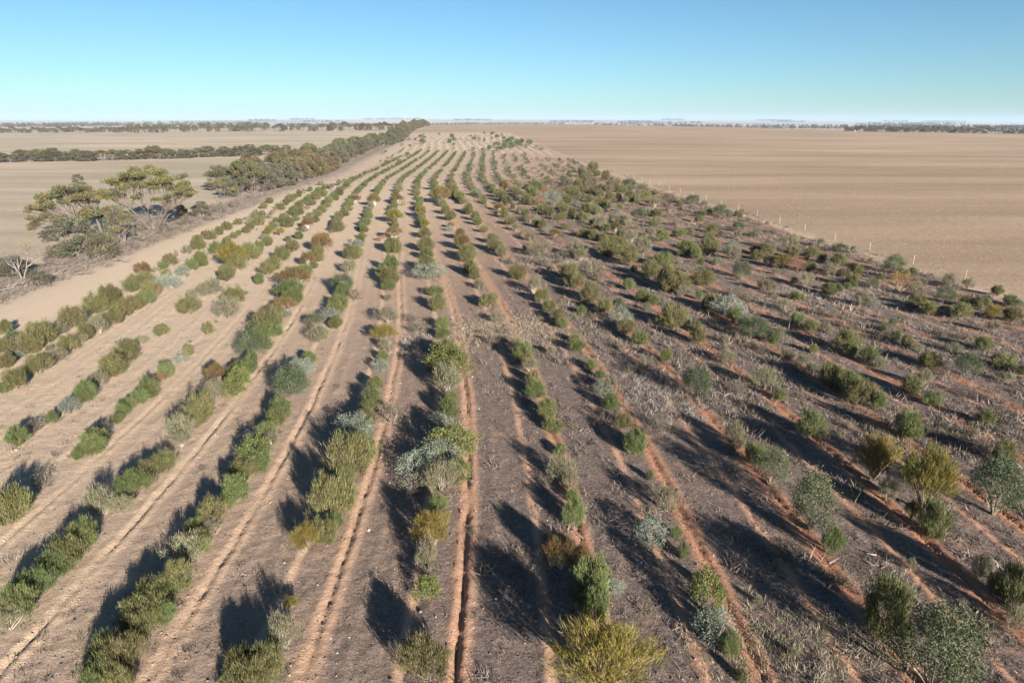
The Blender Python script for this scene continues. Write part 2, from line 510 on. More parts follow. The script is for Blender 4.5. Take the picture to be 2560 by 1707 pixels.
def dome_points(n, r, hw, low=.28, pw=.75):
    """points on a lumpy dome of unit width"""
    az = r.random(n) * 2 * math.pi
    ze = low + (1 - low) * r.random(n) ** pw
    rad = np.sqrt(np.clip(1 - ((ze - .52) / .50) ** 2, .04, 1)) * .46
    lob = 1 + .20 * np.sin(az * 2 + r.random() * 6) + .14 * np.sin(az * 5 + r.random() * 6 + ze * 5) + .12 * np.sin(az * 9 + ze * 11 + r.random() * 6)
    lob = lob * np.where(r.random(n) < .10, 1.22, 1.0)
    ze = ze * (1 + .10 * np.sin(az * 3 + r.random() * 6)) * np.where(r.random(n) < .07, 1.14, 1.0)
    rr = rad * lob * (.62 + .38 * np.sqrt(r.random(n)))
    return np.stack([np.cos(az) * rr, np.sin(az) * rr, ze * hw * .93], 1)

def make_shrub(code, seed, lod=1.0):
    r = np.random.default_rng(seed * 101 + ord(code))
    name, words, hw, c1, c2, f2, bark = SPECIES[code]
    g = Geo(); w = Geo()
    q = 1 if lod >= .9 else 0
    fat = 1.0 if lod >= .9 else 1.0 / math.sqrt(lod) * 1.15
    if code in 'bgk':
        nt = int({'b': 150, 'g': 140, 'k': 90}[code] * max(lod, .12)); per = int({'b': 42, 'g': 42, 'k': 32}[code] * max(lod, .22))
        tips = dome_points(nt, r, hw, r.uniform(.16, .42), .8)
        base = np.array([0, 0, 0.0])
        out = unit(tips - np.array([0, 0, -.25 * hw]) )
        for t, d in zip(tips, out):
            m = per
            cc = jitter_col(c1, 1, r, .13, c2, f2)
            cl = jitter_col(cc[0], m, r, .16)
            dd = unit(d * 1.0 + np.array([0, 0, .75]) + r.normal(0, .34, (m, 3)))
            back = r.random((m, 1)) ** .8 * .30
            c = t - d * back * .9 + r.normal(0, .045, (m, 3))
            add_blades(g, c, dd, r.uniform(.07, .15, m) * (1 if q else 1.3), r.uniform(.008, .017, m) * fat * (1 if q else 1.4), cl, r)
        ns = 16 if q else 4
        for i in range(ns):
            t = tips[r.integers(len(tips))] * np.array([.8, .8, .86])
            mid = t * np.array([.42, .42, .5]) + r.normal(0, .02, 3)
            add_tube(w, [base + r.normal(0, .02, 3) * [1, 1, 0] - [0, 0, .05], mid, t], [.016, .010, .004], np.array(bark) * r.uniform(.75, 1.2), 3)
    elif code in 'slep':
        nt = int({'s': 110, 'l': 115, 'e': 110, 'p': 95}[code] * max(lod, .14)); per = int({'s': 36, 'l': 38, 'e': 62, 'p': 30}[code] * max(lod, .25))
        tips = dome_points(nt, r, hw, .16 if code in 'sl' else .30, .8)
        LL = {'s': (.03, .065), 'l': (.035, .065), 'e': (.030, .058), 'p': (.035, .07)}[code]
        if not q: LL = (LL[0] * 1.5, LL[1] * 1.5)
        WW = {'s': .021, 'l': .026, 'e': .018, 'p': .017}[code] * fat
        sp = {'s': .055, 'l': .055, 'e': .075, 'p': .07}[code]
        for t in tips:
            cc = jitter_col(c1, 1, r, .12, c2, f2)
            cl = jitter_col(cc[0], per, r, .17)
            c = t + r.normal(0, sp, (per, 3))
            c[:, 2] = np.maximum(c[:, 2], .02)
            o = unit(t - np.array([0, 0, .3 * hw])[None])[0]
            dd = unit(o * .7 + r.normal(0, .7, (per, 3)) + np.array([0, 0, -.35 if code == 'e' else .35]))
            add_leaves(g, c, dd, r.uniform(LL[0], LL[1], per), WW * r.uniform(.7, 1.2, per), cl, r)
        for i in range(14 if q else 4):
            t = tips[r.integers(len(tips))] * .85
            mid = t * np.array([.45, .45, .5]) + r.normal(0, .03, 3)
            add_tube(w, [np.array([0, 0, -.05]), mid, t], [.018, .011, .004], np.array(bark) * r.uniform(.8, 1.2), 3)
    elif code in 'yo':
        nt = int(190 * max(lod, .12)); per = int(44 * max(lod, .2))
        tips = dome_points(nt, r, hw, .44, .85)
        for t in tips:
            d = unit((t - np.array([0, 0, .05]))[None])[0]
            cc = jitter_col(c1, 1, r, .14, c2, f2)
            cl = jitter_col(cc[0], per, r, .17)
            dd = unit(d * 1.0 + np.array([0, 0, .45]) + r.normal(0, .40, (per, 3)))
            c = t - d * r.random((per, 1)) * .17 + r.normal(0, .04, (per, 3))
            add_blades(g, c, dd, r.uniform(.05, .12, per) * (1 if q else 1.4), r.uniform(.005, .011, per) * fat * (1 if q else 1.6), cl, r)
        for i in range(30 if q else 6):
            t = tips[r.integers(len(tips))] * .93
            mid = t * np.array([.38, .38, .48]) + r.normal(0, .03, 3)
            add_tube(w, [np.array([0, 0, -.05]), mid, t], [.020, .012, .004], np.array(bark) * r.uniform(.75, 1.15), 3)
    else:  # dry, mostly twigs
        nt = int(60 * max(lod, .2)); per = int(15 * max(lod, .4))
        tips = dome_points(nt, r, hw, .12, 1.0)
        for t in tips:
            cc = jitter_col(c1, 1, r, .16, c2, f2)
            cl = jitter_col(cc[0], per, r, .2)
            dd = unit(r.normal(0, .8, (per, 3)) + unit(t[None])[0] * .7)
            add_blades(g, t + r.normal(0, .06, (per, 3)), dd, r.uniform(.05, .12, per), r.uniform(.012, .024, per) * fat, cl, r)
        for i in range(34 if q else 6):
            t = tips[r.integers(len(tips))]
            mid = t * np.array([.5, .5, .55]) + r.normal(0, .04, 3)
            add_tube(w, [np.array([0, 0, -.04]), mid, t], [.014, .009, .003], np.array(bark) * r.uniform(.7, 1.3), 3)
    return g, w

SHRUBS = {}
def shrub_mesh(code, i):
    key = (code, i)
    if key not in SHRUBS:
        g, w = make_shrub(code, i)
        SHRUBS[key] = (g.mesh('shrub_foliage', M_LEAF), w.mesh('shrub_stem', M_WOOD))
    return SHRUBS[key]
NVAR = {'b': 8, 'g': 8, 'k': 6, 's': 4, 'e': 5, 'y': 3, 'o': 4, 'p': 3, 'd': 5, 'l': 4}

# ------------------------------------------------------------------ where the shrubs stand: (x, y, width[, code, height factor]) read off the photograph in blocks,
# each block a region of it (offset, scale); every entry is turned into a ground position
BLOCKS = []
def block(ox, oy, s, text):
    BLOCKS.append((ox, oy, s, text))

block(0, 1100, .3871, '''
40 420 230 b 1.1;175 380 90 g;270 260 130 d;600 30 150 g;500 90 70 g;1050 130 150 b;945 200 130 b;870 270 170 g;790 330 140 g;640 400 170 k 1.2;800 410 120 k
530 630 200 g;430 730 230 b;370 800 190 g;230 920 220 g;100 1050 250 g;50 1160 170 k;1640 80 170 l;1670 150 130 g;1560 195 130 b;1545 245 110 g;1520 330 160 g;1470 415 90 g
1370 470 185 b;1380 560 130 k;1260 560 130 g;1290 640 130 b;1195 690 220 k;1300 685 110 g;1150 890 190 b 1.1;980 1000 210 b;1100 950 140 g;920 1100 230 b;1060 1120 150 g;890 1210 200 b
700 1340 230 g;745 1440 270 b;650 1510 240 g;830 1350 190 b;1830 1240 190 k 1.35;1880 1050 80 y;1560 1450 200 b;1720 1450 230 b;1630 1550 250 b;2150 400 250 b 1.1;2230 320 120 g;2090 590 180 b;2150 540 120 g
1965 640 160 y 1.3;2040 620 110 b;1770 1340 120 k;1470 1560 110 g;600 1600 220 g;760 1580 230 b''')
block(850, 1100, .3871, '''
60 110 240 b 1.05;0 330 130 g;640 110 210 s;500 170 190 s;650 230 190 k 1.25;770 220 150 l;480 300 150 d;865 60 60 d;630 420 130 g 1.2;650 500 90 k;590 600 240 y;560 750 200 k 1.1;565 960 150 l
530 1420 285 b 1.1;1430 190 190 k;1420 70 70 g;1500 360 80 g;1515 470 150 g 1.25;1430 750 240 o;1620 880 240 g;1650 1080 230 g;1770 950 110 s;1570 1010 150 b;1700 1440 520 y 1.0
1910 40 130 g;2000 230 60 g;2110 400 150 k;2010 600 190 s;2170 600 80 g;2220 720 85 g 1.5;1550 730 110 o;1480 250 150 k;400 580 60 d;860 600 60 d;1330 260 90 d''')
block(1660, 1100, .3871, '''
270 1020 240 l;340 1210 240 s;430 1340 130 g 1.3;210 890 75 g;500 1520 85 g;590 110 120 g;690 220 160 e;720 320 110 d;470 20 100 k;960 460 290 e;1090 690 120 g 1.2;770 710 190 d
1360 170 220 y;1690 340 265 y 1.1;1450 330 140 k;1740 550 170 g;1600 480 90 y;1140 110 60 d 1.5;1430 1130 280 g;1480 1280 130 d;1560 1250 90 g;1760 1450 400 e;2150 380 250 e;2200 100 130 b
2060 850 130 k;2290 1000 230 g;2270 1150 150 k;2160 960 110 g;1600 810 70 k;1150 900 130 d;1080 880 90 d;840 1390 70 k;610 1040 60 k;1940 1060 80 d;870 1080 50 d;2120 1300 110 d;2240 1220 90 d''')
block(0, 600, .3827, '''
20 570 110 b;70 630 90 g;1290 20 90 b;1220 60 70 k;1150 85 35 k 1.4;1110 130 90 b;1060 160 70 g;930 185 110 o;1020 190 50 k;1035 150 35 p;940 230 100 b;880 265 130 b;850 295 100 g;710 350 160 b
620 410 140 b;690 405 80 g;760 330 60 k;470 505 150 b;530 500 60 k;375 570 110 k;255 600 185 b;200 670 150 b;100 680 120 k;20 700 130 b;30 780 120 b;110 740 80 s;1410 50 100 g;1480 20 90 g
1310 120 110 g;1250 160 90 g;1190 200 100 s;1085 220 70 b;1100 270 135 s;1020 250 60 s;980 315 130 b;940 380 110 g;870 400 130 b;800 440 130 b;750 490 140 b;640 540 150 k;690 500 100 b;560 590 120 b
520 640 100 k;440 670 130 b;370 740 130 k;500 690 60 k;240 800 170 b;320 770 90 k;90 910 150 b;20 960 90 g;1515 105 180 y;1545 150 120 b;1480 215 125 b;1630 75 120 b;1690 45 90 g;1745 5 80 b;1440 250 45 d
1385 300 125 k;1320 330 110 k;1250 350 90 k;1225 415 150 b;1410 265 60 d;1050 580 110 b;920 650 80 k;825 710 160 b;735 815 170 b;640 905 110 k;560 990 140 g;450 1080 140 s;335 1160 90 g;230 1210 120 d;110 1280 140 g
1840 90 110 b;1910 30 110 b;1780 145 110 b;1740 190 90 b;1690 250 80 g;1525 350 130 b;1485 435 170 k;1605 345 40 k;1360 570 90 b;1415 530 28 k;1230 720 75 b;1185 775 80 s;1240 660 32 d;1080 845 110 g;1050 900 85 p
970 970 140 g;910 1020 110 g;850 1060 90 g;800 1115 90 g;770 1165 70 g;680 1240 110 d;620 1300 150 g;590 1350 110 g;500 1400 80 g;2100 25 130 o;2070 90 110 b;2010 130 110 o;1990 190 100 g;2050 160 60 b;1920 240 170 o
1890 310 155 g;1910 370 130 g;1850 430 130 o;1870 480 70 s;1790 470 130 b;1740 535 170 b;1790 580 110 g;1700 610 130 g;1650 690 170 e;1740 680 80 g;1640 780 110 g;1600 825 130 g;1550 850 110 l;1570 900 140 l;1530 960 160 l
1410 880 160 o;1400 985 150 k;1310 1085 175 b;1250 1140 150 b;1180 1225 195 k;1270 1180 110 b;1180 1310 110 k;2290 80 100 b;2280 170 100 k;2235 285 125 e;2240 335 100 g;2210 400 110 g;2190 440 100 b;2160 490 110 s
2190 535 90 b;2080 610 130 k;2050 520 100 e;2020 770 90 g;1990 830 130 s;1950 850 140 s;1900 950 210 e;1830 1095 150 g;1800 1160 120 g;1740 1240 130 g;1770 1300 90 k;2330 20 90 s;570 980 60 k;320 700 60 k''')
block(850, 600, .3827, '''
350 40 100 b;330 160 110 g;280 205 80 g;320 230 130 b;320 290 90 g;315 370 60 k;310 480 125 k 1.1;290 600 125 y;290 680 90 k;280 760 70 g;265 820 110 s;235 950 110 b;200 1040 120 g;180 1100 100 g;170 1180 130 b
100 1225 185 s;110 1365 200 g;30 1530 120 g;100 360 100 d;340 1150 170 d;565 30 100 b;570 90 90 b;560 155 120 b;590 205 140 s;490 230 60 d;620 330 85 g;640 410 110 b;560 330 60 d;670 545 90 g;670 605 90 g
690 720 155 b;710 805 225 l;700 915 195 k;720 1040 110 g;710 1110 130 g;660 1215 150 s;730 1330 240 l;480 510 90 d;520 570 110 d;800 20 100 o;830 90 110 b;850 180 110 b;880 215 90 b;810 180 70 d;910 290 70 k
975 390 110 b;1020 500 90 k;990 660 100 d;1150 675 100 k;1190 740 130 g;1240 820 110 k;1260 900 90 b;1280 975 120 g;1350 1110 130 g;1390 1210 100 g;1440 1370 70 g;1010 35 90 b;1060 70 90 k;1160 200 120 b
1265 300 110 k;1320 370 90 b;1370 430 90 b;1420 490 90 b;1450 540 80 g;1530 640 70 g;1545 690 90 g;1640 810 90 g;1710 970 110 s;1770 955 110 k;1770 1060 110 g;1740 1170 120 d;1850 1180 100 b;1930 1310 140 g
1380 720 80 k;1500 215 130 b;1540 270 110 b;1630 350 120 b;1730 430 110 b;1830 500 125 s;1870 570 110 b;1960 640 100 g;1990 790 150 d;2130 760 90 g;1900 840 80 d;1280 60 100 k;1550 60 115 k;1570 95 95 k
1650 190 150 d;1700 210 100 d;1450 105 90 d;1310 130 110 d;1140 130 90 d;1350 150 80 d;1790 40 150 b;1890 110 120 b;1890 290 80 g;1980 370 80 g;2050 390 80 g;2030 190 130 b;2160 260 150 b;2230 290 120 b
2280 60 110 g;2110 120 110 g;1980 40 120 k;1340 60 80 k;1070 590 80 d;730 550 50 d;1080 640 60 d;930 600 60 d;1440 790 60 d;2080 1190 120 d;2010 1250 90 d;1700 880 60 g''')
block(1660, 600, .3827, '''
150 55 110 l;210 90 80 g;300 40 110 b;440 50 110 s;450 85 100 k;600 60 70 b;680 70 90 b;690 130 90 k;610 95 80 b;770 145 100 y;870 165 90 p;950 170 80 b;970 80 70 b;840 80 80 b;1035 115 70 g;1140 130 90 b;1080 195 90 k
820 20 120 k;1030 20 60 k;1150 50 70 e;1240 60 60 k;1160 215 55 b;1250 200 100 b;1510 170 110 e;1620 205 70 b;1560 225 90 b;1230 260 100 b;1360 280 80 k;1540 280 105 p 1.3;1420 235 50 g;1650 290 70 k;1690 265 60 k
1870 255 120 k;1840 360 120 e;1990 280 80 k;2180 330 80 b;2270 390 80 g;1660 400 90 b;1735 440 110 b;1840 450 80 k;1945 465 120 b;1990 400 90 b;2090 420 90 b;2150 470 110 y;2280 485 110 b;2160 570 90 k;2090 670 120 g
2220 780 130 b;2340 850 80 b;2110 1170 90 g;1985 820 125 e 1.3;1740 775 130 b;1590 660 90 b;1665 700 70 k;1620 950 120 b;1700 910 110 k;1755 1040 100 g;1590 1230 155 g;1475 1190 90 d;1400 1060 115 g;1270 1000 180 b
1200 930 150 g;1100 900 150 b;960 1210 160 g;1050 1280 70 k;660 920 135 k;760 1010 90 g;480 970 110 d;540 1070 80 d;460 1280 120 k;420 760 120 k;210 955 170 e;220 620 135 b;210 565 80 b;60 485 190 b;140 530 90 k
420 440 155 s;460 495 100 g;330 400 130 b;280 420 90 b;590 570 155 e;720 640 80 g;640 690 100 d;810 740 90 k;910 780 90 k;980 840 90 k;1200 660 155 b;1230 720 90 g;1340 750 115 g;1410 800 80 k;960 570 90 b;1060 570 90 k
870 520 90 g;850 360 60 b;890 370 60 b;1080 320 90 g;670 290 100 k;740 345 70 d;500 350 110 d;440 330 100 d;570 380 90 d;1290 385 110 k;1350 410 80 s;510 205 100 e;260 240 120 b;170 180 85 d 1.3;60 275 150 b;120 330 80 k
930 260 110 k;790 420 90 k;25 120 60 b;350 140 60 k;1420 630 100 d;1830 600 90 d;1960 620 90 d;2180 1030 130 d;1800 860 80 d;700 780 80 d;860 830 90 d;1000 460 80 d;1100 470 110 d;1250 560 90 d;1500 600 90 d;1900 700 80 k
2000 1000 90 d;2250 900 80 k;1870 1230 70 d;1930 1290 80 d;2100 1340 60 d;2030 1280 60 k;1300 1100 60 d;1230 1210 90 d;400 650 60 k;640 720 80 d''')
block(400, 400, .2041, '''
460 950 100 b;540 900 80 o;610 910 140 b;720 860 130 b;810 800 140 b;860 800 70 k;955 745 110 b;1045 710 55 k;1110 685 70 b;1165 630 105 k;1270 560 90 b;1340 485 100 b;830 970 90 b;900 920 100 b;960 890 90 g;1050 850 110 b
1100 805 110 b;1150 790 60 s;1215 740 140 b;1330 685 85 b;1375 635 80 b;1420 605 60 p;1470 560 110 b;1540 520 90 b;1590 470 110 b;1650 440 90 g;1700 405 100 b;1770 375 80 b;1840 355 70 g;1970 270 90 k;2100 320 80 k;2190 270 90 k;2260 250 60 k
1270 930 110 k;1330 870 120 y;1470 870 120 y;1560 755 150 b;1660 710 90 b;1715 630 110 b;1660 660 80 g;1810 570 80 b;1860 515 100 b;1920 435 110 b;2000 400 110 b;1570 960 90 b;1700 910 130 g;1780 850 80 k;1805 765 160 o;1910 720 110 b
1940 660 90 b;1980 600 110 b;2050 550 90 b;2080 500 80 k;2150 450 100 b;2200 380 110 b;2300 320 80 b''')
block(800, 450, .2041, '''
430 230 110 o;480 215 70 p;350 340 90 b;320 400 90 b;235 450 120 o;215 560 160 b;150 630 60 p;60 690 120 b;30 760 120 o;10 860 100 b;660 250 170 o;600 420 120 g;560 500 120 s;540 590 120 b;520 670 110 b;490 745 140 g
480 795 70 s;420 880 190 b;940 220 140 o;1020 290 70 p;910 430 200 y;930 540 90 b;900 650 180 o;880 800 170 o;760 720 90 p;1225 250 120 b;1185 150 100 b;1240 400 140 y;1280 550 130 y;1280 650 130 b;1300 800 170 b;1310 900 150 b
1480 185 230 o;1510 290 90 b;1540 360 130 b;1600 440 130 b;1650 560 110 p;1720 670 150 o;1740 800 130 b;1830 890 170 b;1590 70 90 b;1650 170 130 b;1710 195 110 g;1780 250 100 d;1815 345 130 b;1900 450 110 b;1930 500 120 g
2010 600 100 b;2110 720 130 b;2200 820 140 b;2250 900 110 k;970 100 110 k;990 20 70 b;1390 70 110 g;1920 150 110 s;2200 330 110 o''')
block(1240, 400, .2041, '''
20 580 90 o;100 650 130 b;180 740 120 b;240 820 110 k;300 910 110 d;420 940 120 k;40 400 130 b;90 450 120 b;150 510 120 b;290 600 110 k;370 640 100 b;420 720 110 k;490 765 120 g;570 790 120 b;640 850 110 s;720 900 120 o
100 315 130 y;200 350 100 k;250 390 110 b;320 425 100 b;380 470 110 b;430 515 90 b;540 505 130 p;590 590 120 b;660 630 130 b;710 690 110 s;800 690 110 b;420 365 110 b;450 395 120 g;610 400 130 p;690 475 200 s;790 560 120 b
850 590 120 b;940 640 120 b;1040 690 110 b;1090 700 110 b;1100 890 140 b;1210 920 140 b;1310 945 130 b;490 305 120 g;780 415 90 b;830 455 90 b;890 480 120 b;990 525 90 k;1050 600 100 k;1160 590 140 b;1240 610 110 g;1290 760 150 k
1350 825 120 g;1470 820 130 o;1530 890 110 b;940 380 130 b;1060 440 80 b;1150 470 110 b;1260 520 130 b;1340 530 120 b;1420 700 90 k;1510 580 110 b;1610 740 150 k;1530 770 80 e;1000 295 100 b;1080 335 100 b;1200 370 110 b
1290 405 80 b;1390 460 120 b;1490 455 100 b;1590 500 90 k;1750 670 140 e 1.15;1890 630 120 k;1980 650 110 b;1430 295 140 k;1400 345 110 k;1480 360 80 b;1560 360 80 g;1640 445 150 b;1740 485 70 e;1840 460 120 l;1950 520 120 k
1640 300 150 e;1680 345 110 k;1810 340 120 k;1890 880 120 k;2040 930 150 l;1670 930 170 k;1820 960 110 b;2260 900 110 g;2220 760 120 k;1980 740 120 k;2130 590 90 k;2250 530 90 b;2110 440 70 b;1190 250 130 k;1060 240 110 e
1060 150 120 b;1190 100 130 b;1240 160 80 b;1340 190 110 b;1430 220 60 k;670 260 90 k;900 260 110 k;840 245 80 b;1120 380 80 d;730 320 80 d;300 300 110 k;940 790 130 d;1080 780 90 d;2020 480 80 d;1700 540 90 d''')
block(1500, 450, .2041, '''
1130 250 110 e;970 285 80 k;1280 280 70 k;1130 340 110 k;1480 390 130 e;1350 380 90 b;1580 445 70 b;1210 480 90 b;1100 620 100 b;1370 600 110 b;1340 680 100 b;1700 570 120 e 1.2;1690 680 110 k;1930 640 130 k;1850 680 80 e
1690 410 80 b;1735 380 70 b;1815 485 60 k;1960 545 70 b;2090 610 110 d;2140 630 80 d;1500 660 110 k;1200 660 90 d;1450 540 80 d;1300 550 80 d;1190 210 60 k;1160 205 50 b;900 170 60 d''')
BLOCKS_FAR = (900, 290, .2126, '''
1460 200 30 b;1550 215 26 b;1550 262 26 b;1612 250 34 b;1670 228 28 b;1692 270 30 b;1780 275 40 b;1740 320 60 b;1790 352 56 b;1860 342 56 b;1902 300 46 b;1990 320 52 b;1845 308 46 b;1600 335 46 b;1700 360 56 b;1640 395 50 b;1520 380 46 b
1442 400 30 b;1950 370 34 b;1080 250 46 b;1052 300 46 b;1112 282 40 b;1360 245 36 b;1338 276 38 b;1402 276 38 b;1460 290 34 k;1265 285 26 b;1300 240 20 b;1190 275 20 b;930 215 24 b;745 220 24 b;715 245 36 b;755 255 36 b;735 312 50 b
725 292 30 b;647 280 28 b;492 340 34 b;587 352 24 b;812 376 28 b;560 455 44 b;270 437 40 b;302 420 24 b;367 500 30 b;305 540 36 b;460 530 50 k;1102 335 26 b;1240 315 24 k;1326 320 24 k;1332 395 40 k;1410 340 22 k;1577 360 34 b
582 276 38 d;692 262 34 p;1490 240 22 k;1426 240 16 k;1308 376 22 k;1106 378 24 b;722 405 18 b;520 380 18 b;932 415 20 b;1208 300 18 k;1535 322 20 k;1640 306 20 k;845 258 16 k;895 302 16 k;1690 310 30 b;1820 330 40 b;1905 355 30 k
2080 362 40 d;2130 385 50 d;1870 390 30 d;1760 405 20 d;2010 405 20 d;1570 200 16 b''')

PLANTS = []     # (X, Y, width, height, code, zone)
def read_block(ox, oy, s, text, zone):
    for e in text.replace('\n', ';').split(';'):
        e = e.split()
        if not e: continue
        px, py, w, code = ox + float(e[0]) * s, oy + float(e[1]) * s, float(e[2]) * s, e[3]
        hf = float(e[4]) if len(e) > 4 else 1.0
        hw = SPECIES[code][2] * hf
        X, Y = ground_at(px, py, .5)
        ww = w * depth_of(X, Y, 0) / FPX
        X, Y = ground_at(px, py, .46 * ww * hw)
        if zone == 'far':
            ww = max(ww * 1.35, 1.3)
            if code == 'b': code = 'e' if len(PLANTS) % 2 else 'g'
        ww *= 1 - .10 * float(smooth(14, 30, -X))
        tall = (.90 if Y > 45 else 1.0) + .34 * float(smooth(4, 12, X)) * (code in 'gkbeyl') * float(1 - smooth(28, 46, Y))
        PLANTS.append((X, Y, ww * 1.06, ww * hw * 1.04 * tall, code, zone))
for b in BLOCKS: read_block(*b, 'near')
read_block(*BLOCKS_FAR, 'far')

# hedge-like planting further along the rows, as dense or sparse as each row is in the photograph
taken = np.array([(p[0], p[1], p[2]) for p in PLANTS])
def density(k, Y):
    if k == -7: return .8 if 97 < Y < 158 else .05 * (Y < 300)
    if k == -6: return .85 if 97 < Y < 180 else (.28 if Y < 300 else .0)
    if k == -5: return .85 if Y < 192 else (.25 if Y < 250 else .12)
    if k == -4: return .93 if Y < 235 else (.75 if Y < 340 else .0)
    if k <= 1: return .90 if Y < 385 else 0
    if k <= 5: return .80 if Y < 380 else 0
    if k <= 8: return .62 if Y < 360 else 0
    return .50 if Y < 330 else 0
MIX_W = ['b'] * 11 + ['g'] * 6 + ['k'] * 2 + ['o'] * 1 + ['s'] * 1
MIX_E = ['b'] * 8 + ['g'] * 4 + ['k'] * 5 + ['e'] * 1 + ['d'] * 3 + ['s'] * 1
for k in range(-7, 13):
    Y = 97.0
    while Y < 395:
        Y += rng.uniform(.95, 1.7) * (1.0 if k < 3 else 1.25)
        X = float(row_x(k, Y)) + rng.normal(0, .22 if k < 3 else .55)
        if X > float(fence_right(Y)) - 3 or X < float(fence_left(Y)) + 7: continue
        dn = density(k, Y) * (1 - .28 * float(smooth(200, 330, Y))) * (1 if .16 + .12 * float(smooth(200, 330, Y)) < vnoise(np.array([k * 7.3]), np.array([Y * .09]), 90)[0] else .35)
        if rng.random() > dn: continue
        if Y < 150:
            dd = np.hypot(taken[:, 0] - X, (taken[:, 1] - Y) * .8)
            if (dd < taken[:, 2] * .5 + .75).any(): continue
            if k >= 1 and rng.random() < .75: continue
            if Y < 112: continue
        code = (MIX_W if k < 3 else MIX_E)[rng.integers(21 if k < 3 else 22)]
        w = rng.uniform(.95, 1.55) * (.92 if code in 'kd' else 1.0)
        PLANTS.append((X, Y, w, w * SPECIES[code][2] * rng.uniform(.85, 1.1), code, 'row'))

for k in range(3, 13):
    Y = 46.0
    while Y < 150:
        Y += rng.uniform(1.2, 3.2)
        X = float(row_x(k, Y)) + rng.normal(.6, 1.5)
        if X > float(fence_right(Y)) - 3 or X > .80 * Y + 4 or rng.random() < .22: continue
        dd = np.hypot(taken[:, 0] - X, taken[:, 1] - Y)
        if (dd < taken[:, 2] * .5 + .5).any(): continue
        code = 'dddkkbbeg'[rng.integers(9)]
        w = rng.uniform(.45, .95)
        PLANTS.append((X, Y, w, w * SPECIES[code][2] * rng.uniform(.8, 1.1), code, 'row'))

# the largest in view of each kind stand as single plants, the rest of them as one mass of far shrubbery
def app(p): return p[2] / math.hypot(p[0], p[1])
LIMIT = 292
singles, rest = [], []
for code in SPECIES:
    ps = sorted([p for p in PLANTS if p[4] == code], key=app, reverse=True)
    singles += ps[:LIMIT]; rest += ps[LIMIT:]

rows = {}
for p in singles:
    if p[5] != 'far': rows.setdefault(row_of(p[0], p[1]), []).append(p)
label_of = {}
def size_word(p):
    w = p[2]
    return 'small' if w < .75 else ('large' if w > 1.55 else ('low' if p[3] / p[2] < .75 else 'rounded'))
for k, ps in rows.items():
    ps.sort(key=lambda p: p[1])
    for i, p in enumerate(ps):
        if k < -7:
            label_of[id(p)] = '%s %s on the sandy track outside the first row, %s from near end' % (size_word(p), SPECIES[p[4]][1], ordinal(i + 1)); continue
        label_of[id(p)] = '%s %s, %s plant from near end of %s row from sandy track' % (size_word(p), SPECIES[p[4]][1], ordinal(i + 1), ordinal(k + 8))
fars = sorted([p for p in singles if p[5] == 'far'], key=lambda p: p[0] / p[1])
for i, p in enumerate(fars):
    label_of[id(p)] = '%s in the sparse far plot, %s plant from its tree belt side' % (SPECIES[p[4]][1], ordinal(i + 1))
GROUPS = {'b': 'olive broom shrubs in the planted rows', 'g': 'green feathery shrubs in the planted rows', 'k': 'grey-green wispy shrubs in the planted rows',
          's': 'silvery saltbushes in the planted rows', 'e': 'gum saplings in the planted rows', 'y': 'yellow wattles in the planted rows', 'o': 'rusty shrubs in the planted rows',
          'p': 'orange withered shrubs', 'd': 'dry twiggy shrubs', 'l': 'bright green leafy shrubs'}
for n, p in enumerate(singles):
    X, Y, w, h, code, zone = p
    sp = SPECIES[code]
    fo, st = shrub_mesh(code, n % NVAR[code])
    root = empty(sp[0], (X, Y, zat(X, Y) - .02), rng.uniform(0, 6.28), (w * rng.uniform(.84, 1.22), w * rng.uniform(.84, 1.22), h / sp[2] * rng.uniform(.88, 1.12)))
    tag(root, label_of[id(p)], 'shrub', GROUPS[code])
    link('foliage', fo, root); link('stem', st, root)

# far shrubbery, real bushes joined into one mass
LODS = {c: [make_shrub(c, 50 + i, .16) for i in range(3)] for c in SPECIES}
big = Geo()
for p in rest:
    X, Y, w, h, code, zone = p
    g, wd = LODS[code][rng.integers(3)]
    a = rng.uniform(0, 6.28); ca, sa = math.cos(a), math.sin(a)
    tint = rng.uniform(.50, .78); w *= 1.12 if Y > 180 else 1.0; h *= 1.1 if Y > 180 else 1.0
    for q in (g, wd):
        V, T, C = q.arrays()
        V2 = np.stack([(V[:, 0] * ca - V[:, 1] * sa) * w + X, (V[:, 0] * sa + V[:, 1] * ca) * w + Y, V[:, 2] * h / SPECIES[code][2] + zat(X, Y) - .02], 1)
        big.add(V2, T, np.clip(C * tint, 0, 1))
if rest:
    tag(link('far_shrubbery', big.mesh('far_shrubbery', M_STUFF)), 'far planted shrubs merging into hedge-like lines along the rows', kind='stuff')

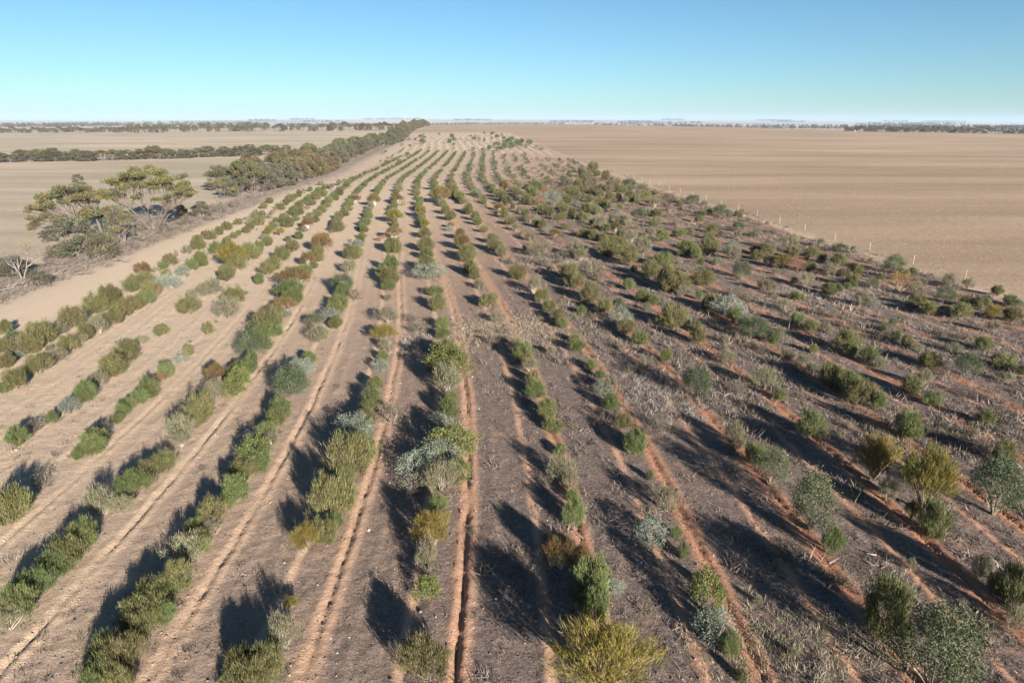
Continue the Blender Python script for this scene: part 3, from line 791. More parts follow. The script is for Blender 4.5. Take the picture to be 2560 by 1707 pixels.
# ------------------------------------------------------------------ dry grass, twigs and low ground cover between the rows
def ground_cover():
    g = Geo()
    pale = Geo()
    Y = 11 * np.exp(rng.random(90000) * math.log(330 / 11))
    X = rng.uniform(-1, 1, 90000) * (6 + .80 * Y)
    sr = (X - np.interp(Y, _yy, _mm) + 2.8) / SP
    d = (sr - np.round(sr)) * SP
    east = smooth(-12, 12, X)
    pr = (.05 + .75 * east) * (.10 + .9 * smooth(.42, .66, fbm(X / 7.0, Y / 9.0, 120, 2)))
    pr = np.where((d > .5) & (d < 1.5), pr * .2, pr)
    keep = (X > fence_left(Y) + 8) & (X < fence_right(Y) - .5) & (rng.random(90000) < pr)
    X = X[keep][:15000]; Y = Y[keep][:15000]; east = east[keep][:15000]
    Zg = zats(X, Y)
    for x, y, zz, ea in zip(X, Y, Zg, east):
        s = rng.uniform(.10, .30) * (1 + .5 * rng.random() * ea) * (1 + y / 260)
        if rng.random() < .10 * ea: s *= 1.9
        m = 11 if y > 45 else 26
        kind = rng.random()
        col = (.19, .155, .125) if kind < .45 else ((.115, .10, .078) if kind < .7 else ((.23, .195, .16) if kind < .9 else (.13, .135, .06)))
        cl = jitter_col(col, m, rng, .2)
        c = np.array([x, y, zz]) + rng.normal(0, 1, (m, 3)) * [s * .45, s * .45, 0]
        c[:, 2] += rng.random(m) * s * .12
        dd = unit(rng.normal(0, .75, (m, 3)) + np.array([0, 0, .8]))
        dd[:, 2] = np.abs(dd[:, 2])
        add_blades(g, c, dd, rng.uniform(.4, 1.0, m) * s, rng.uniform(.03, .075, m) * s * (1 + y / 60), cl, rng)
    y_ = rng.uniform(34, 165, 9000); x_ = rng.uniform(4, 52, 9000)
    ok = (x_ < .80 * y_ + 4) & (x_ < fence_right(y_) - 2) & (vnoise(x_ / 6.0, y_ / 8.0, 133) > .36)
    x_, y_ = x_[ok], y_[ok]
    for x, y, zz in zip(x_, y_, zats(x_, y_)):
        s = rng.uniform(.22, .55); m = 15
        kind = rng.random()
        col = (.200, .178, .150) if kind < .5 else ((.088, .082, .054) if kind < .8 else (.13, .108, .085))
        c = np.array([x, y, zz]) + rng.normal(0, 1, (m, 3)) * [s * .5, s * .5, 0]
        c[:, 2] += rng.random(m) * s * .25
        dd = unit(rng.normal(0, .8, (m, 3)) + np.array([0, 0, .7])); dd[:, 2] = np.abs(dd[:, 2])
        add_blades(g, c, dd, rng.uniform(.3, .8, m) * s, rng.uniform(.05, .10, m) * s, jitter_col(col, m, rng, .2), rng)
    tag(link('dry_undergrowth', g.mesh('dry_undergrowth', M_STUFF)), 'dry grey grass, prickly low cover and dead twigs between the rows', kind='stuff')
    # the pale grassy patches seen in the photograph
    for (px, py, rx, ry, cnt, col) in ((1260, 830, 5.2, 4.5, 750, (0.259, 0.205, 0.148)), (1390, 655, 6, 3.5, 320, (0.245, 0.216, 0.184)), (2080, 745, 9, 6, 520, (0.252, 0.227, 0.198)), (2420, 880, 9, 6, 420, (0.223, 0.202, 0.173)),
                                  (1690, 990, 4, 4, 330, (0.238, 0.216, 0.191)), (1040, 860, 2.2, 3, 110, (0.252, 0.223, 0.194)), (1330, 440, 14, 10, 260, (0.238, 0.209, 0.173)), (2000, 1620, 4, 2.5, 240, (.26, .235, .15)), (1120, 1000, .1, .1, 1, (.3, .3, .2))):
        cx, cy = ground_at(px, py)
        for _ in range(cnt):
            X, Y = cx + rng.normal(0, rx * .55), cy + rng.normal(0, ry * .55)
            s = rng.uniform(.18, .42); m = 15
            cl = jitter_col(col, m, rng, .16)
            c = np.array([X, Y, zat(X, Y)]) + rng.normal(0, 1, (m, 3)) * [s * .35, s * .35, 0]
            dd = unit(rng.normal(0, .45, (m, 3)) + np.array([0, 0, 1.0]))
            add_blades(pale, c, dd, rng.uniform(.5, 1.1, m) * s, rng.uniform(.025, .055, m) * s * (1 + cy / 60), cl, rng)
    tag(link('pale_grass', pale.mesh('pale_grass', M_STUFF)), 'patches of pale bleached grass among the shrubs', kind='stuff')
ground_cover()

def stubble():
    g = Geo(); r = np.random.default_rng(18)
    n = 34000
    Y = 62 * np.exp(r.random(n) * math.log(330 / 62)); X = fence_right(Y) + 1.5 + r.random(n) ** 1.3 * np.maximum(8.0, .86 * Y - fence_right(Y) + 6)
    X = X + .12 * np.round((X + .3 * Y) / .9)*0
    keep = (X < .84 * Y + 6) & (r.random(n) < .35 + .65 * smooth(.35, .6, fbm(X / 9, Y / 14, 71, 2)))
    X, Y = X[keep], Y[keep]; n = len(X)
    Zg = zats(X, Y)
    s = r.uniform(.05, .12, n) * (1 + Y / 200)
    base = np.stack([X, Y, Zg - .01], 1)
    for _ in range(2):
        c = base + r.normal(0, .06, (n, 3)) * [1, 1, 0]
        d = unit(r.normal(0, .6, (n, 3)) + [0, 0, .9]); d[:, 2] = np.abs(d[:, 2])
        col = np.array([.36, .265, .175]) * r.uniform(.45, 1.3, (n, 1))
        add_blades(g, c, d, s, s * .30, col, r)
    tag(link('stubble', g.mesh('stubble', M_STUFF)), 'short straw stubble and weeds standing in the eastern paddock', kind='stuff')
stubble()

def clods():
    g = Geo(); r = np.random.default_rng(8)
    n = 42000
    Y = 11.5 * np.exp(r.random(n) * math.log(75 / 11.5)); X = r.uniform(-1, 1, n) * (5 + .80 * Y)
    sr = (X - np.interp(Y, _yy, _mm) + 2.8) / SP; d = (sr - np.round(sr)) * SP
    keep = (r.random(n) < np.where(np.abs(d - 1.0) < .55, .9, .55)) & (X > fence_left(Y) + 8) & (X < fence_right(Y))
    X, Y, d = X[keep], Y[keep], d[keep]; n = len(X)
    s = r.gamma(2.6, .0065, n) + .010
    s *= 1 + Y / 110
    O = np.array([(1, 0, 0), (0, 1, 0), (-1, 0, 0), (0, -1, 0), (0, 0, .8)], float)
    V = O[None] * s[:, None, None] * r.uniform(.6, 1.3, (n, 5, 1))
    a = r.uniform(0, 6.28, n); ca, sa = np.cos(a)[:, None], np.sin(a)[:, None]
    V = np.stack([V[..., 0] * ca - V[..., 1] * sa, V[..., 0] * sa + V[..., 1] * ca, V[..., 2]], -1)
    V += np.stack([X, Y, zats(X, Y) - .004], 1)[:, None]
    i = np.arange(n)[:, None] * 5
    T = np.concatenate([i + np.array([[p, (p + 1) % 4, 4]]) for p in range(4)])
    red = smooth(-30, 26, X)[:, None]
    col = np.array([.26, .195, .14]) * (1 - red) + np.array([.22, .125, .085]) * red
    dark = (np.abs(d - 1.0) > .6) & (r.random(n) < .7)
    col = np.where(dark[:, None], np.array([.10, .085, .078]), col) * r.uniform(.7, 1.25, (n, 1))
    col = np.where((r.random(n) < .006)[:, None], np.array([.52, .48, .43]), col)
    g.add(V.reshape(-1, 3), T, np.repeat(col, 5, axis=0))
    tag(link('gravel', g.mesh('gravel', plain_material('clod', (0, 0, 0), .95, attr=True))), 'loose clods, bark chips and pebbles strewn over the planted soil', kind='stuff')
clods()

# ------------------------------------------------------------------ trees
GREY_GREEN = (.088, .086, .055); OLIVE = (.112, .100, .042); BROWNISH = (.110, .076, .044); FRESH = (.084, .090, .046); DULL = (.092, .086, .060)
def make_tree(seed, pads, base=(0, 0, 0), trunks=4, leaf=GREY_GREEN, leaf2=OLIVE, f2=.3, per=80, leafL=.26, bark=(.13, .104, .086), trunk_r=.12, fork=.36, flat=.78, lean=.25, twig=0):
    """pads: (x, y, z, r) leaf clumps in metres from the tree's foot"""
    r = np.random.default_rng(seed)
    g = Geo(); w = Geo()
    pads = np.array(pads, float)
    top = pads[:, 2].max()
    cen = pads[:, :2].mean(0)
    forks = []
    for i in range(trunks):
        a = i * 2 * math.pi / trunks + r.uniform(-.5, .5)
        span = max(pads[:, 0].max() - pads[:, 0].min(), 1) * .5
        f = np.array([cen[0] * .6 + math.cos(a) * span * lean * 1.4, cen[1] * .6 + math.sin(a) * span * lean * 1.4, top * fork * r.uniform(.8, 1.2)])
        foot = np.array([math.cos(a) * .35, math.sin(a) * .35, -.25])
        m1 = foot + (f - foot) * .45 + r.normal(0, .22, 3) * [1, 1, .3]
        add_tube(w, [foot, m1, f], [trunk_r, trunk_r * .78, trunk_r * .58], np.array(bark) * r.uniform(.75, 1.15), 6)
        forks.append(f)
    forks = np.array(forks)
    for p in pads:
        cand = forks[np.argsort(((forks - p[:3]) ** 2).sum(1))[:2]]
        f = cand[r.integers(len(cand))]
        e = p[:3] - [0, 0, p[3] * .25]
        m1 = f + (e - f) * .5 + r.normal(0, .22, 3) + [0, 0, -.1]
        add_tube(w, [f, m1, e], [trunk_r * .46, trunk_r * .30, trunk_r * .10], np.array(bark) * r.uniform(.7, 1.1), 4)
        for q in range(3):
            e2 = p[:3] + r.normal(0, p[3] * .5, 3) * [1, 1, .5]
            add_tube(w, [m1 + (e - m1) * .4, e2], [trunk_r * .18, .012], np.array(bark) * r.uniform(.7, 1.1), 3)
        cc = jitter_col(leaf, 1, r, .12, leaf2, f2)
        m = int(per * 3.2 * (p[3] / 1.0) ** 1.7) + 14
        v = unit(r.normal(0, 1, (m, 3))) * (r.random((m, 1)) ** .42)
        v[:, 2] = np.where(v[:, 2] < 0, v[:, 2] * .55, v[:, 2])
        c = p[:3] + v * np.array([p[3], p[3], p[3] * flat])
        dd = unit(v * .8 + r.normal(0, .55, (m, 3)) + [0, 0, .25])
        add_leaves(g, c, dd, r.uniform(.65, 1.2, m) * leafL, r.uniform(.36, .6, m) * leafL, jitter_col(cc[0], m, r, .18), r)
    for i in range(twig):     # bare dead twigs below the crown
        a = r.uniform(0, 6.28); f = np.array([math.cos(a) * .3, math.sin(a) * .3, .1])
        e = np.array([math.cos(a) * r.uniform(1, 3), math.sin(a) * r.uniform(1, 3), r.uniform(.5, 3.4)])
        m1 = f + (e - f) * .5 + r.normal(0, .25, 3)
        add_tube(w, [f, m1, e], [.06, .035, .01], np.array((.18, .15, .13)) * r.uniform(.75, 1.2), 3)
        for q in range(4):
            s = m1 + (e - m1) * r.random(); add_tube(w, [s, s + r.normal(0, .55, 3) + [0, 0, .3]], [.02, .006], np.array((.18, .15, .13)), 3)
    return g, w

def place_tree(name, meshes, loc, rz, scale, label, cat='tree', group=None):
    root = empty(name, loc, rz, scale)
    tag(root, label, cat, group)
    link('crown', meshes[0], root); link('trunk', meshes[1], root)
    return root

def tree_meshes(gw):
    return gw[0].mesh('tree_crown', M_TREE), gw[1].mesh('tree_trunk', M_WOOD)

# the two spreading trees beside the track, their leaf pads placed as the photograph shows them
def image_pads(list_, base, ppm, depth, seed, extra):
    r = np.random.default_rng(seed)
    out = []
    for (x, y, rad) in list_:
        for _ in range(3):
            out.append(((x - base[0] + r.normal(0, rad * .45)) / ppm, r.uniform(-depth, depth), (base[1] - y + r.normal(0, rad * .28)) / ppm, rad * r.uniform(.62, .95) / ppm))
    for _ in range(extra):
        i = r.integers(len(list_)); x, y, rad = list_[i]
        out.append(((x - base[0] + r.normal(0, rad * .5)) / ppm * .8, r.uniform(-1, 1) * depth * 1.5, (base[1] - y) / ppm * .98, rad * r.uniform(.6, .9) / ppm))
    return out
tx, ty = ground_at(383, 575)
pads = image_pads([(815, 440, 40), (870, 415, 44), (930, 395, 46), (990, 385, 46), (1050, 385, 46), (1110, 402, 46), (1165, 425, 44), (1215, 455, 42), (1262, 495, 38), (1285, 535, 30), (870, 480, 38), (930, 465, 46), (1000, 455, 46),
                   (1070, 452, 46), (1130, 470, 42), (1195, 498, 40), (1240, 522, 32), (1150, 545, 28), (925, 540, 26), (750, 520, 44), (715, 535, 28), (790, 540, 26)], (1000, 770), 39.5, 3.0, 3, 60)
place_tree('mallee_tree', tree_meshes(make_tree(3, pads, trunks=9, leaf=(.120, .110, .040), leaf2=(.094, .096, .040), per=150, leafL=.22, bark=(.125, .097, .08), trunk_r=.10, fork=.34, flat=.66, lean=.30, twig=60)),
           (tx, ty, zat(tx, ty)), 0, (1, 1, .95), 'tall umbrella-crowned olive mallee with bare branching trunks beside the fence track', 'tree')
tx, ty = ground_at(264, 605)
pads = image_pads([(300, 560, 40), (360, 548, 44), (430, 525, 46), (500, 508, 50), (560, 525, 46), (620, 548, 44), (665, 565, 34), (250, 630, 36), (310, 608, 44), (370, 602, 40), (440, 592, 38), (520, 585, 42), (575, 600, 36),
                   (240, 740, 36), (300, 700, 40), (360, 690, 36), (600, 640, 46), (655, 660, 48), (500, 690, 52), (560, 695, 50)], (690, 850), 44.4, 2.6, 5, 36)
place_tree('mallee_tree', tree_meshes(make_tree(7, pads, trunks=4, leaf=(.128, .118, .045), leaf2=(.098, .108, .050), per=150, leafL=.22, bark=(.12, .097, .082), trunk_r=.17, fork=.40, flat=.66, lean=.25, twig=40)),
           (tx, ty, zat(tx, ty)), 0, (1, 1, 1), 'leaning layered olive mallee with several flat crowns over grey undergrowth', 'tree')

def dome_tree(seed, h, w, n, leaf, leaf2, per=85, low=.10, leafL=.26, rad=.82, twig=14, **kw):
    r = np.random.default_rng(seed)
    P = []
    for _ in range(n):
        a = r.uniform(0, 6.28); z = low + (1 - low) * r.random() ** .8
        rr = math.sqrt(max(.05, 1 - ((z - .45) / .58) ** 2)) * (.55 + .45 * math.sqrt(r.random()))
        P.append((math.cos(a) * rr * w / 2, math.sin(a) * rr * w / 2, z * h * .95, rad * r.uniform(.7, 1.2)))
    return make_tree(seed, P, trunks=r.integers(3, 6), leaf=leaf, leaf2=leaf2, per=per, leafL=leafL, twig=twig, **kw)

def umbrella_tree(seed, h, w, n, leaf, leaf2, per=90, leafL=.26, rad=.78, **kw):
    r = np.random.default_rng(seed)
    P = []
    for _ in range(n):
        a = r.uniform(0, 6.28); q = math.sqrt(r.random())
        P.append((math.cos(a) * q * w / 2, math.sin(a) * q * w / 2, h * (.97 - .30 * q * q) * r.uniform(.9, 1.0) - rad * .3, rad * r.uniform(.75, 1.15)))
    return make_tree(seed, P, trunks=r.integers(3, 6), leaf=leaf, leaf2=leaf2, per=per, leafL=leafL, **kw)

MALLEES = [tree_meshes(dome_tree(21, 6.2, 6.6, 60, GREY_GREEN, FRESH)), tree_meshes(dome_tree(22, 5.2, 6.2, 54, DULL, GREY_GREEN, twig=16)), tree_meshes(dome_tree(23, 6.6, 6.2, 60, GREY_GREEN, OLIVE)),
           tree_meshes(umbrella_tree(24, 7.6, 7.0, 56, OLIVE, FRESH, twig=10)), tree_meshes(umbrella_tree(25, 7.2, 7.2, 58, FRESH, GREY_GREEN, twig=12)), tree_meshes(dome_tree(26, 7.0, 7.0, 66, BROWNISH, OLIVE, per=80)),
           tree_meshes(dome_tree(27, 6.6, 6.8, 64, BROWNISH, DULL, per=80)), tree_meshes(umbrella_tree(28, 8.4, 6.2, 48, BROWNISH, OLIVE, twig=8))]
MWORDS = ['dense grey-green mallee', 'drab twiggy mallee', 'round grey-green mallee', 'umbrella-crowned olive mallee', 'flat-topped green mallee', 'brown-tinged bushy mallee', 'broad brownish mallee', 'tall brown-crowned mallee']

# shrubby trees under and around the two spreading trees
for (px, py, v, s, hs, lab) in ((185, 640, 0, .85, .80, 'dense dark green mallee below the leaning layered tree'), (255, 650, 2, .55, .52, 'low green mallee sprawling at the foot of the leaning tree'),
                                (308, 606, 2, .62, .80, 'brownish-green mallee with pale trunk leaning over the track side'), (505, 542, 1, .52, .52, 'green spreading shrub tree just behind the tall umbrella mallee'),
                                (456, 548, 6, .32, .38, 'small brown bush beneath the tall umbrella mallee'), (197, 463, 0, .42, .50, 'lone rounded bush out in the pale western paddock'),
                                (30, 690, 1, .60, .42, 'grey twiggy thicket at the edge beside the dead tree'), (100, 712, 1, .38, .28, 'low grey mound of scrub by the fence below the dead tree')):
    X, Y = ground_at(px, py)
    place_tree('mallee_tree', MALLEES[v], (X, Y, zat(X, Y)), rng.uniform(0, 6), (s, s, hs), lab, 'tree')

# dead thickets in the scrub under the fence trees
th = []
for i in range(30):
    Y = rng.uniform(58, 150); X = float(fence_left(Y)) - rng.uniform(1.0, 9.0)
    th.append((X, Y))
for i, (X, Y) in enumerate(sorted(th, key=lambda p: p[1])):
    fo, st = shrub_mesh('d', i % 5); w = rng.uniform(1.4, 2.8)
    root = empty('dead_thicket', (X, Y, zat(X, Y) - .02), rng.uniform(0, 6), (w, w * .9, w * rng.uniform(.6, 1.0)))
    tag(root, 'grey dead thicket under the fence trees, %s from near end' % ordinal(i + 1), 'shrub', 'dead thickets under the fence trees')
    link('foliage', fo, root); link('stem', st, root)

# dead tree
def dead_tree(seed, h):
    r = np.random.default_rng(seed); w = Geo(); g = Geo(); bark = np.array((.19, .165, .145))
    def grow(p, d, L, rad, lev):
        e = p + d * L; m1 = p + d * L * .5 + r.normal(0, L * .07, 3)
        add_tube(w, [p, m1, e], [rad, rad * .8, rad * .6], bark * r.uniform(.8, 1.15), 5 if lev < 2 else 3)
        if lev >= 4:
            return
        for _ in range(3 if lev < 3 else 4):
            dd = unit((d + r.normal(0, .55, 3) + [0, 0, .12])[None])[0]
            grow(e - d * L * r.uniform(0, .3), dd, L * r.uniform(.55, .8), rad * .55, lev + 1)
    for i in range(3):
        a = i * 2.1; grow(np.array([.1 * math.cos(a), .1 * math.sin(a), -.2]), unit(np.array([[.35 * math.cos(a), .35 * math.sin(a), 1]]))[0], h * .36, .085, 0)
    m = 160
    c = np.array([.9, .2, h * .75]) + r.normal(0, .28, (m, 3))
    add_leaves(g, c, unit(r.normal(0, 1, (m, 3))), r.uniform(.1, .2, m), .07, jitter_col((.20, .16, .07), m, r), r)
    return g, w
X, Y = ground_at(57, 697)
place_tree('dead_tree', tree_meshes(dead_tree(5, 4.6)), (X, Y, zat(X, Y)), .4, (1, 1, 1), 'bare grey dead tree with a single withered leaf tuft by the fence', 'tree')

# the belt of trees running along the fence to the crest
belt = [(-66, 163), (-62.5, 197), (-64, 247), (-74, 318), (-81, 410), (-79, 495), (-91, 611), (-104, 717), (-124, 990), (-126, 1080)]
BX = np.array([b[0] for b in belt]); BY = np.array([b[1] for b in belt])
bt = []
Y = 158.0
while Y < 1060:
    Y += rng.uniform(3.2, 5.6) * (1 + Y / 420)
    for lane in range(3 if Y < 330 else 2):
        if rng.random() < .12 or (lane and Y < 180): continue
        X = float(np.interp(Y, BY, BX)) - 1.0 - lane * rng.uniform(4.2, 6.5) + rng.normal(0, .6)
        s = rng.uniform(.85, 1.22) * (1.0 if Y < 500 else 1.15)
        if Y < 172: s *= .62 + .1 * lane
        brown = (196 < Y < 262 and rng.random() < .75) or (Y > 640 and rng.random() < .6)
        v = int(rng.choice([5, 6, 7])) if brown else int(rng.choice([0, 1, 2, 3, 4], p=[.28, .2, .26, .13, .13]))
        bt.append((X, Y, s, v))
bt.sort(key=lambda t: t[1])
for i, (X, Y, s, v) in enumerate(bt):
    place_tree('belt_mallee', MALLEES[v], (X, Y, zat(X, Y)), rng.uniform(0, 6.28), (s * rng.uniform(.9, 1.1), s, s * rng.uniform(.85, 1.1)),
               '%s, %s tree from near end of the long fence belt' % (MWORDS[v], ordinal(i + 1)), 'tree', 'trees of the belt along the fence')

# shelter belt across the western paddock
sb = [ground_at(px, py) for px, py in ((-60, 408), (0, 407), (245, 403), (463, 396), (640, 390), (700, 386))]
SX = np.array([p[0] for p in sb]); SY = np.array([p[1] for p in sb])
n = 0
sh = []
X = SX[0] - 30
while X < SX[-1]:
    X += rng.uniform(1.7, 3.1)
    yb = float(np.interp(X, SX, SY))
    sh.append((X, yb + rng.uniform(0, 7), rng.uniform(.78, 1.12), int(rng.choice([0, 1, 2, 3, 4], p=[.3, .22, .26, .12, .1]))))
for i, (X, Y, s, v) in enumerate(sh):
    place_tree('shelter_mallee', MALLEES[v], (X, Y, zat(X, Y)), rng.uniform(0, 6.28), (s * rng.uniform(.95, 1.15), s, s * rng.uniform(.58, .84)),
               '%s, %s tree from the west in the shelter belt across the paddock' % (MWORDS[v], ordinal(i + 1)), 'tree', 'trees of the shelter belt')

# scattered trees on the far side of the paddocks
def strip(x0, x1, y0, y1, step, h, jit, group, words, name='paddock_tree', wide=1.0):
    out = []
    px = x0
    while px < x1:
        px += step * rng.uniform(.6, 1.4)
        py = y0 + (y1 - y0) * (px - x0) / (x1 - x0) + rng.uniform(-jit, 0)
        X, Y = ground_at(px, py)
        if Y > 8000: continue
        s = h / 6.8 * rng.uniform(.7, 1.2)
        out.append((X, Y, s))
    for i, (X, Y, s) in enumerate(out):
        v = int(rng.integers(0, 8))
        place_tree(name, MALLEES[v], (X, Y, zat(X, Y)), rng.uniform(0, 6.28), (s * wide, s * wide, s), words % ordinal(i + 1), 'tree', group)
strip(-60, 410, 333.5, 332.5, 7.0, 6.6, 2.0, 'trees along the far paddock edge', 'far dark tree, %s from the west along the paddock edge')
strip(420, 1010, 331, 327, 15, 8.0, 3.0, 'scattered trees beyond the western paddock', 'scattered far tree, %s from the west beyond the pale paddock')
strip(2108, 2620, 329, 337.5, 7.5, 6.5, 1.5, 'trees along the eastern paddock edge', 'far dark tree, %s along the eastern paddock edge from the white shed')
strip(1344, 1478, 309.5, 310, 5, 9, .5, 'trees of the grove on the crest', 'grove tree on the crest skyline, %s from the west')
strip(1540, 1592, 311, 311.5, 9, 7, .5, 'trees of the small copse on the crest', 'small copse tree right of the crest grove, %s from the west')
strip(1090, 1330, 308.6, 309, 26, 7, .3, 'lone trees on the crest', 'lone skyline tree between belt and grove, %s from the west')

# distant woodland, far masses one reads as dark bands
def woodland():
    g = Geo(); r = np.random.default_rng(77)
    pr = [dome_tree(90 + i, 7.5, 8.0, 7, GREY_GREEN, DULL, per=3, leafL=1.3, rad=1.9, twig=0)[0].arrays() for i in range(4)]
    def put(X, Y, s):
        V, T, C = pr[r.integers(4)]
        a = r.uniform(0, 6.28); ca, sa = math.cos(a), math.sin(a)
        z = float(gh(X, Y))
        g.add(np.stack([(V[:, 0] * ca - V[:, 1] * sa) * s + X, (V[:, 0] * sa + V[:, 1] * ca) * s + Y, V[:, 2] * s + z], 1), T, C)
    for _ in range(52):     # bands lying across the view
        Y0 = 1500 * math.exp(r.random() * math.log(7.5)); az = r.uniform(-.80, .80)
        if Y0 < 2300 and -.30 < az < .42: continue
        X0 = Y0 * az; L = r.uniform(150, 620) * (Y0 / 3000) ** .6; dep = r.uniform(20, 90)
        tilt = r.normal(0, .10)
        for _ in range(int(26 + L * .07)):
            t = r.uniform(-.5, .5)
            put(X0 + t * L, Y0 + t * L * tilt + r.uniform(-.5, .5) * dep, r.uniform(.9, 1.4) * (1 + Y0 / 9000))
    tag(link('distant_woodland', g.mesh('distant_woodland', M_STUFF)), 'bluish bands of far woodland below the horizon', kind='stuff')
woodland()

# ------------------------------------------------------------------ fallen timber and litter below the trees
def fallen_branch(seed, L):
    r = np.random.default_rng(seed); w = Geo(); col = np.array((.165, .14, .12))
    p0 = np.array([-L / 2, 0, .18]); p1 = np.array([0, r.normal(0, .2), r.uniform(.15, .5)]); p2 = np.array([L / 2, r.normal(0, .4), r.uniform(.1, .7)])
    add_tube(w, [p0, p1, p2], [.09, .065, .02], col, 6)
    g2 = Geo()
    for _ in range(16):
        t = r.uniform(.1, .95); s = p0 + (p2 - p0) * t; s[2] = .2
        e = s + np.array([r.uniform(.2, .9), r.normal(0, .8), r.uniform(0, .9)]) * L * .32
        add_tube(g2, [s, (s + e) / 2 + r.normal(0, .1, 3), e], [.03, .02, .006], col * r.uniform(.75, 1.2), 3)
        for q in range(2):
            add_tube(g2, [(s + e) / 2, (s + e) / 2 + r.normal(0, .4, 3) + [.2, 0, .2]], [.018, .005], col * r.uniform(.75, 1.2), 3)
    return w.mesh('limb', M_WOOD), g2.mesh('twig', M_WOOD)
FB = [fallen_branch(i, L) for i, L in enumerate((5.0, 4.0, 6.0))]
fb = [(60, 715), (110, 690), (165, 668), (215, 655), (245, 668), (285, 640), (330, 622), (350, 600), (410, 590), (440, 575), (480, 560), (140, 690), (30, 725), (200, 690), (590, 500), (625, 495), (660, 488), (300, 655)]
fb = sorted([ground_at(*p) for p in fb], key=lambda p: p[1])
for i, (X, Y) in enumerate(fb):
    m = FB[i % 3]
    s = rng.uniform(.7, 1.1)
    root = empty('fallen_branch', (X, Y, zat(X, Y)), rng.uniform(-.9, .9), (s, s, s))
    tag(root, 'grey fallen dead branch, %s from near end along the fence scrub' % ordinal(i + 1), 'branch', 'fallen branches below the trees')
    link('limb', m[0], root); tag(link('twig', m[1], root), kind='stuff')
def scrub():
    g = Geo(); r = np.random.default_rng(5)
    for _ in range(4200):
        Y = 40 + 300 * r.random() ** 1.4
        X = float(fence_left(Y)) - r.gamma(2.0, 2.0) + .6
        if Y > 160: X = float(np.interp(Y, BY, BX)) + r.normal(1.0, 3.0)
        s = r.uniform(.3, .9); m = 14
        c = np.array([X, Y, zat(X, Y)]) + r.normal(0, 1, (m, 3)) * [s * .5, s * .5, 0]
        dd = unit(r.normal(0, .9, (m, 3)) + [0, 0, .5]); dd[:, 2] = np.abs(dd[:, 2])
        col = (.17, .145, .122) if r.random() < .7 else (.11, .10, .07)
        add_blades(g, c, dd, r.uniform(.4, 1.1, m) * s, r.uniform(.03, .07, m) * s, jitter_col(col, m, r, .2), r)
    tag(link('dead_undergrowth', g.mesh('dead_undergrowth', M_STUFF)), 'grey dead twigs and scrub along the tree-lined fence', kind='stuff')
scrub()

# ------------------------------------------------------------------ fences
M_POST_W = plain_material('pale_post', (.44, .40, .34), .7, 6, (.33, .30, .26))
M_POST_D = plain_material('rusty_steel', (.10, .075, .06), .7, 9, (.16, .10, .07))
M_WIRE = plain_material('wire', (.30, .29, .28), .45)
def fence(name, xf, ys, h, r, mat, wires, label):
    root = empty(name, (float(xf(ys[0])), ys[0], 0))
    tag(root, label, 'fence')
    g = Geo()
    add_tube(g, [(0, 0, -.3), (0, 0, h * .5), (0, 0, h - .03), (0, 0, h)], [r, r * .96, r * .94, r * .5], (0, 0, 0), 6)
    V, T, C = g.arrays(); T = np.concatenate([T, [[18, 19, 20], [18, 20, 21], [18, 21, 22], [18, 22, 23]]])
    pm = mesh_from('post', V, T, [mat])
    ox, oy = float(xf(ys[0])), ys[0]
    for y in ys:
        X = float(xf(y)) + rng.normal(0, .03); 
        o = link('post', pm, root); o.location = (X - ox, y - oy, zat(X, y)); o.rotation_euler = (rng.normal(0, .03), rng.normal(0, .03), rng.uniform(0, 6))
    for wz in wires:
        g = Geo()
        for a, b in zip(ys[:-1], ys[1:]):
            A = np.array([float(xf(a)) - ox, a - oy, float(gh(xf(a), a)) + wz]); B = np.array([float(xf(b)) - ox, b - oy, float(gh(xf(b), b)) + wz])
            add_tube(g, [A, (A + B) / 2 - [0, 0, .03], B], [.005] * 3, (0, 0, 0), 3)
        V, T, C = g.arrays()
        link('wire', mesh_from('wire', V, T, [M_WIRE]), root)
ysr = list(np.arange(30, 330, 9.3))
fence('wire_fence', fence_right, ysr, 1.2, .028, M_POST_W, (.35, .7, 1.05), 'wire fence on slim pale posts bordering the eastern stubble paddock')
ysl = list(np.arange(33, 158, 5.3))
fence('wire_fence', fence_left, ysl, 1.05, .035, M_POST_D, (.3, .6, .9), 'low wire fence on thin dark posts beside the sandy track')

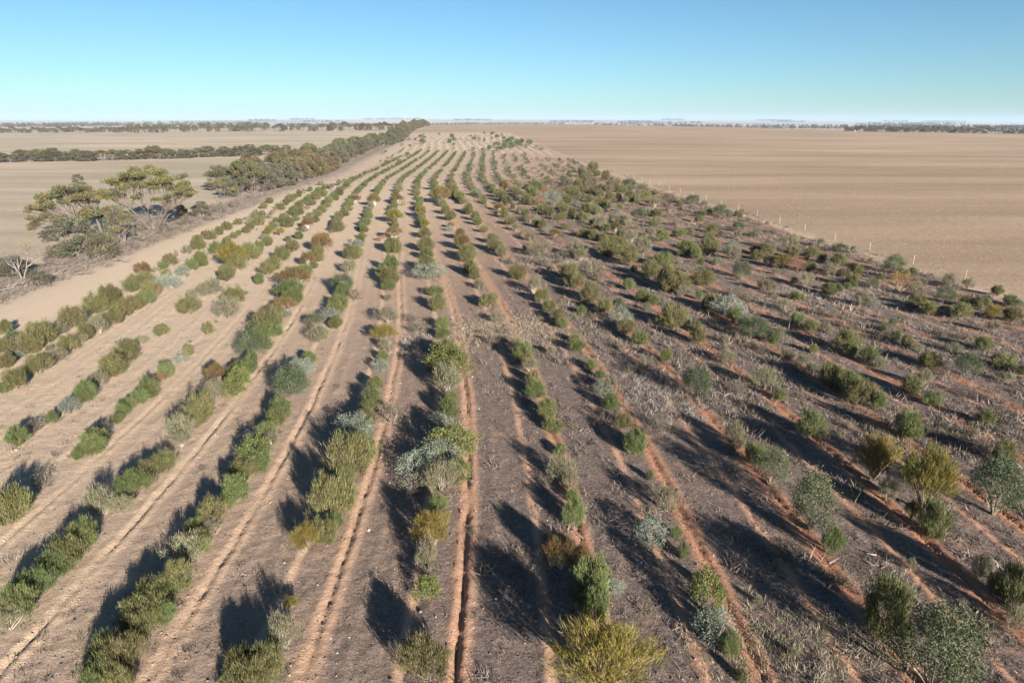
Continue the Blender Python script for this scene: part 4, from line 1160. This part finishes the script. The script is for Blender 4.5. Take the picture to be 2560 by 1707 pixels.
# ------------------------------------------------------------------ a white farm shed at the far tree line
def shed():
    X, Y = ground_at(2136, 328.5)
    root = empty('farm_shed', (X, Y, zat(X, Y)), .3, (.42, .42, .55))
    tag(root, 'tiny white farm shed at the end of the far eastern tree line', 'shed')
    V = np.array([(-4, -3, 0), (4, -3, 0), (4, 3, 0), (-4, 3, 0), (-4, -3, 3.2), (4, -3, 3.2), (4, 3, 3.2), (-4, 3, 3.2)], float)
    Q = np.array([(0, 1, 5, 4), (1, 2, 6, 5), (2, 3, 7, 6), (3, 0, 4, 7), (0, 3, 2, 1), (4, 5, 6, 7)])
    white = plain_material('white_sheet', (.78, .77, .74), .5, 2, (.70, .69, .66))
    link('wall', mesh_from('wall', V, Q, [white]), root)
    R = np.array([(-4.3, -3.3, 3.22), (4.3, -3.3, 3.22), (4.3, 3.3, 3.22), (-4.3, 3.3, 3.22), (-4.3, 0, 4.5), (4.3, 0, 4.5)], float)
    TQ = np.array([(0, 1, 5), (0, 5, 4), (2, 3, 4), (2, 4, 5), (1, 2, 5), (3, 0, 4), (0, 2, 1), (0, 3, 2)])
    link('roof', mesh_from('roof', R, TQ, [white]), root)
    D = np.array([(-1.4, -3.03, 0.02), (1.4, -3.03, 0.02), (1.4, -3.03, 2.6), (-1.4, -3.03, 2.6), (-1.4, -2.98, 0.02), (1.4, -2.98, 0.02), (1.4, -2.98, 2.6), (-1.4, -2.98, 2.6)], float)
    link('door', mesh_from('door', D, Q, [M_WIRE]), root)
shed()

# ------------------------------------------------------------------ the air: even pale haze round the camera and the whole scene
def haze():
    lo, hi = -1.5, 130.0
    x0, x1, y0, y1 = -66000.0, 66000.0, -200.0, 15400.0
    V = np.array([(x0, y0, lo), (x1, y0, lo), (x1, y1, lo), (x0, y1, lo), (x0, y0, hi), (x1, y0, hi), (x1, y1, hi), (x0, y1, hi)])
    Q = np.array([(0, 3, 2, 1), (4, 5, 6, 7), (0, 1, 5, 4), (1, 2, 6, 5), (2, 3, 7, 6), (3, 0, 4, 7)])
    m, nt, out = new_mat('haze')
    pv = N(nt, 'ShaderNodeVolumePrincipled')
    pv.inputs['Color'].default_value = (.62, .78, 1.0, 1)
    pv.inputs['Density'].default_value = .00006
    pv.inputs['Anisotropy'].default_value = 0.0
    nt.links.new(pv.outputs[0], out.inputs['Volume'])
    o = link('haze', mesh_from('haze', V, Q, [m]))
    tag(o, 'thin pale haze over the distance', kind='stuff')
haze()
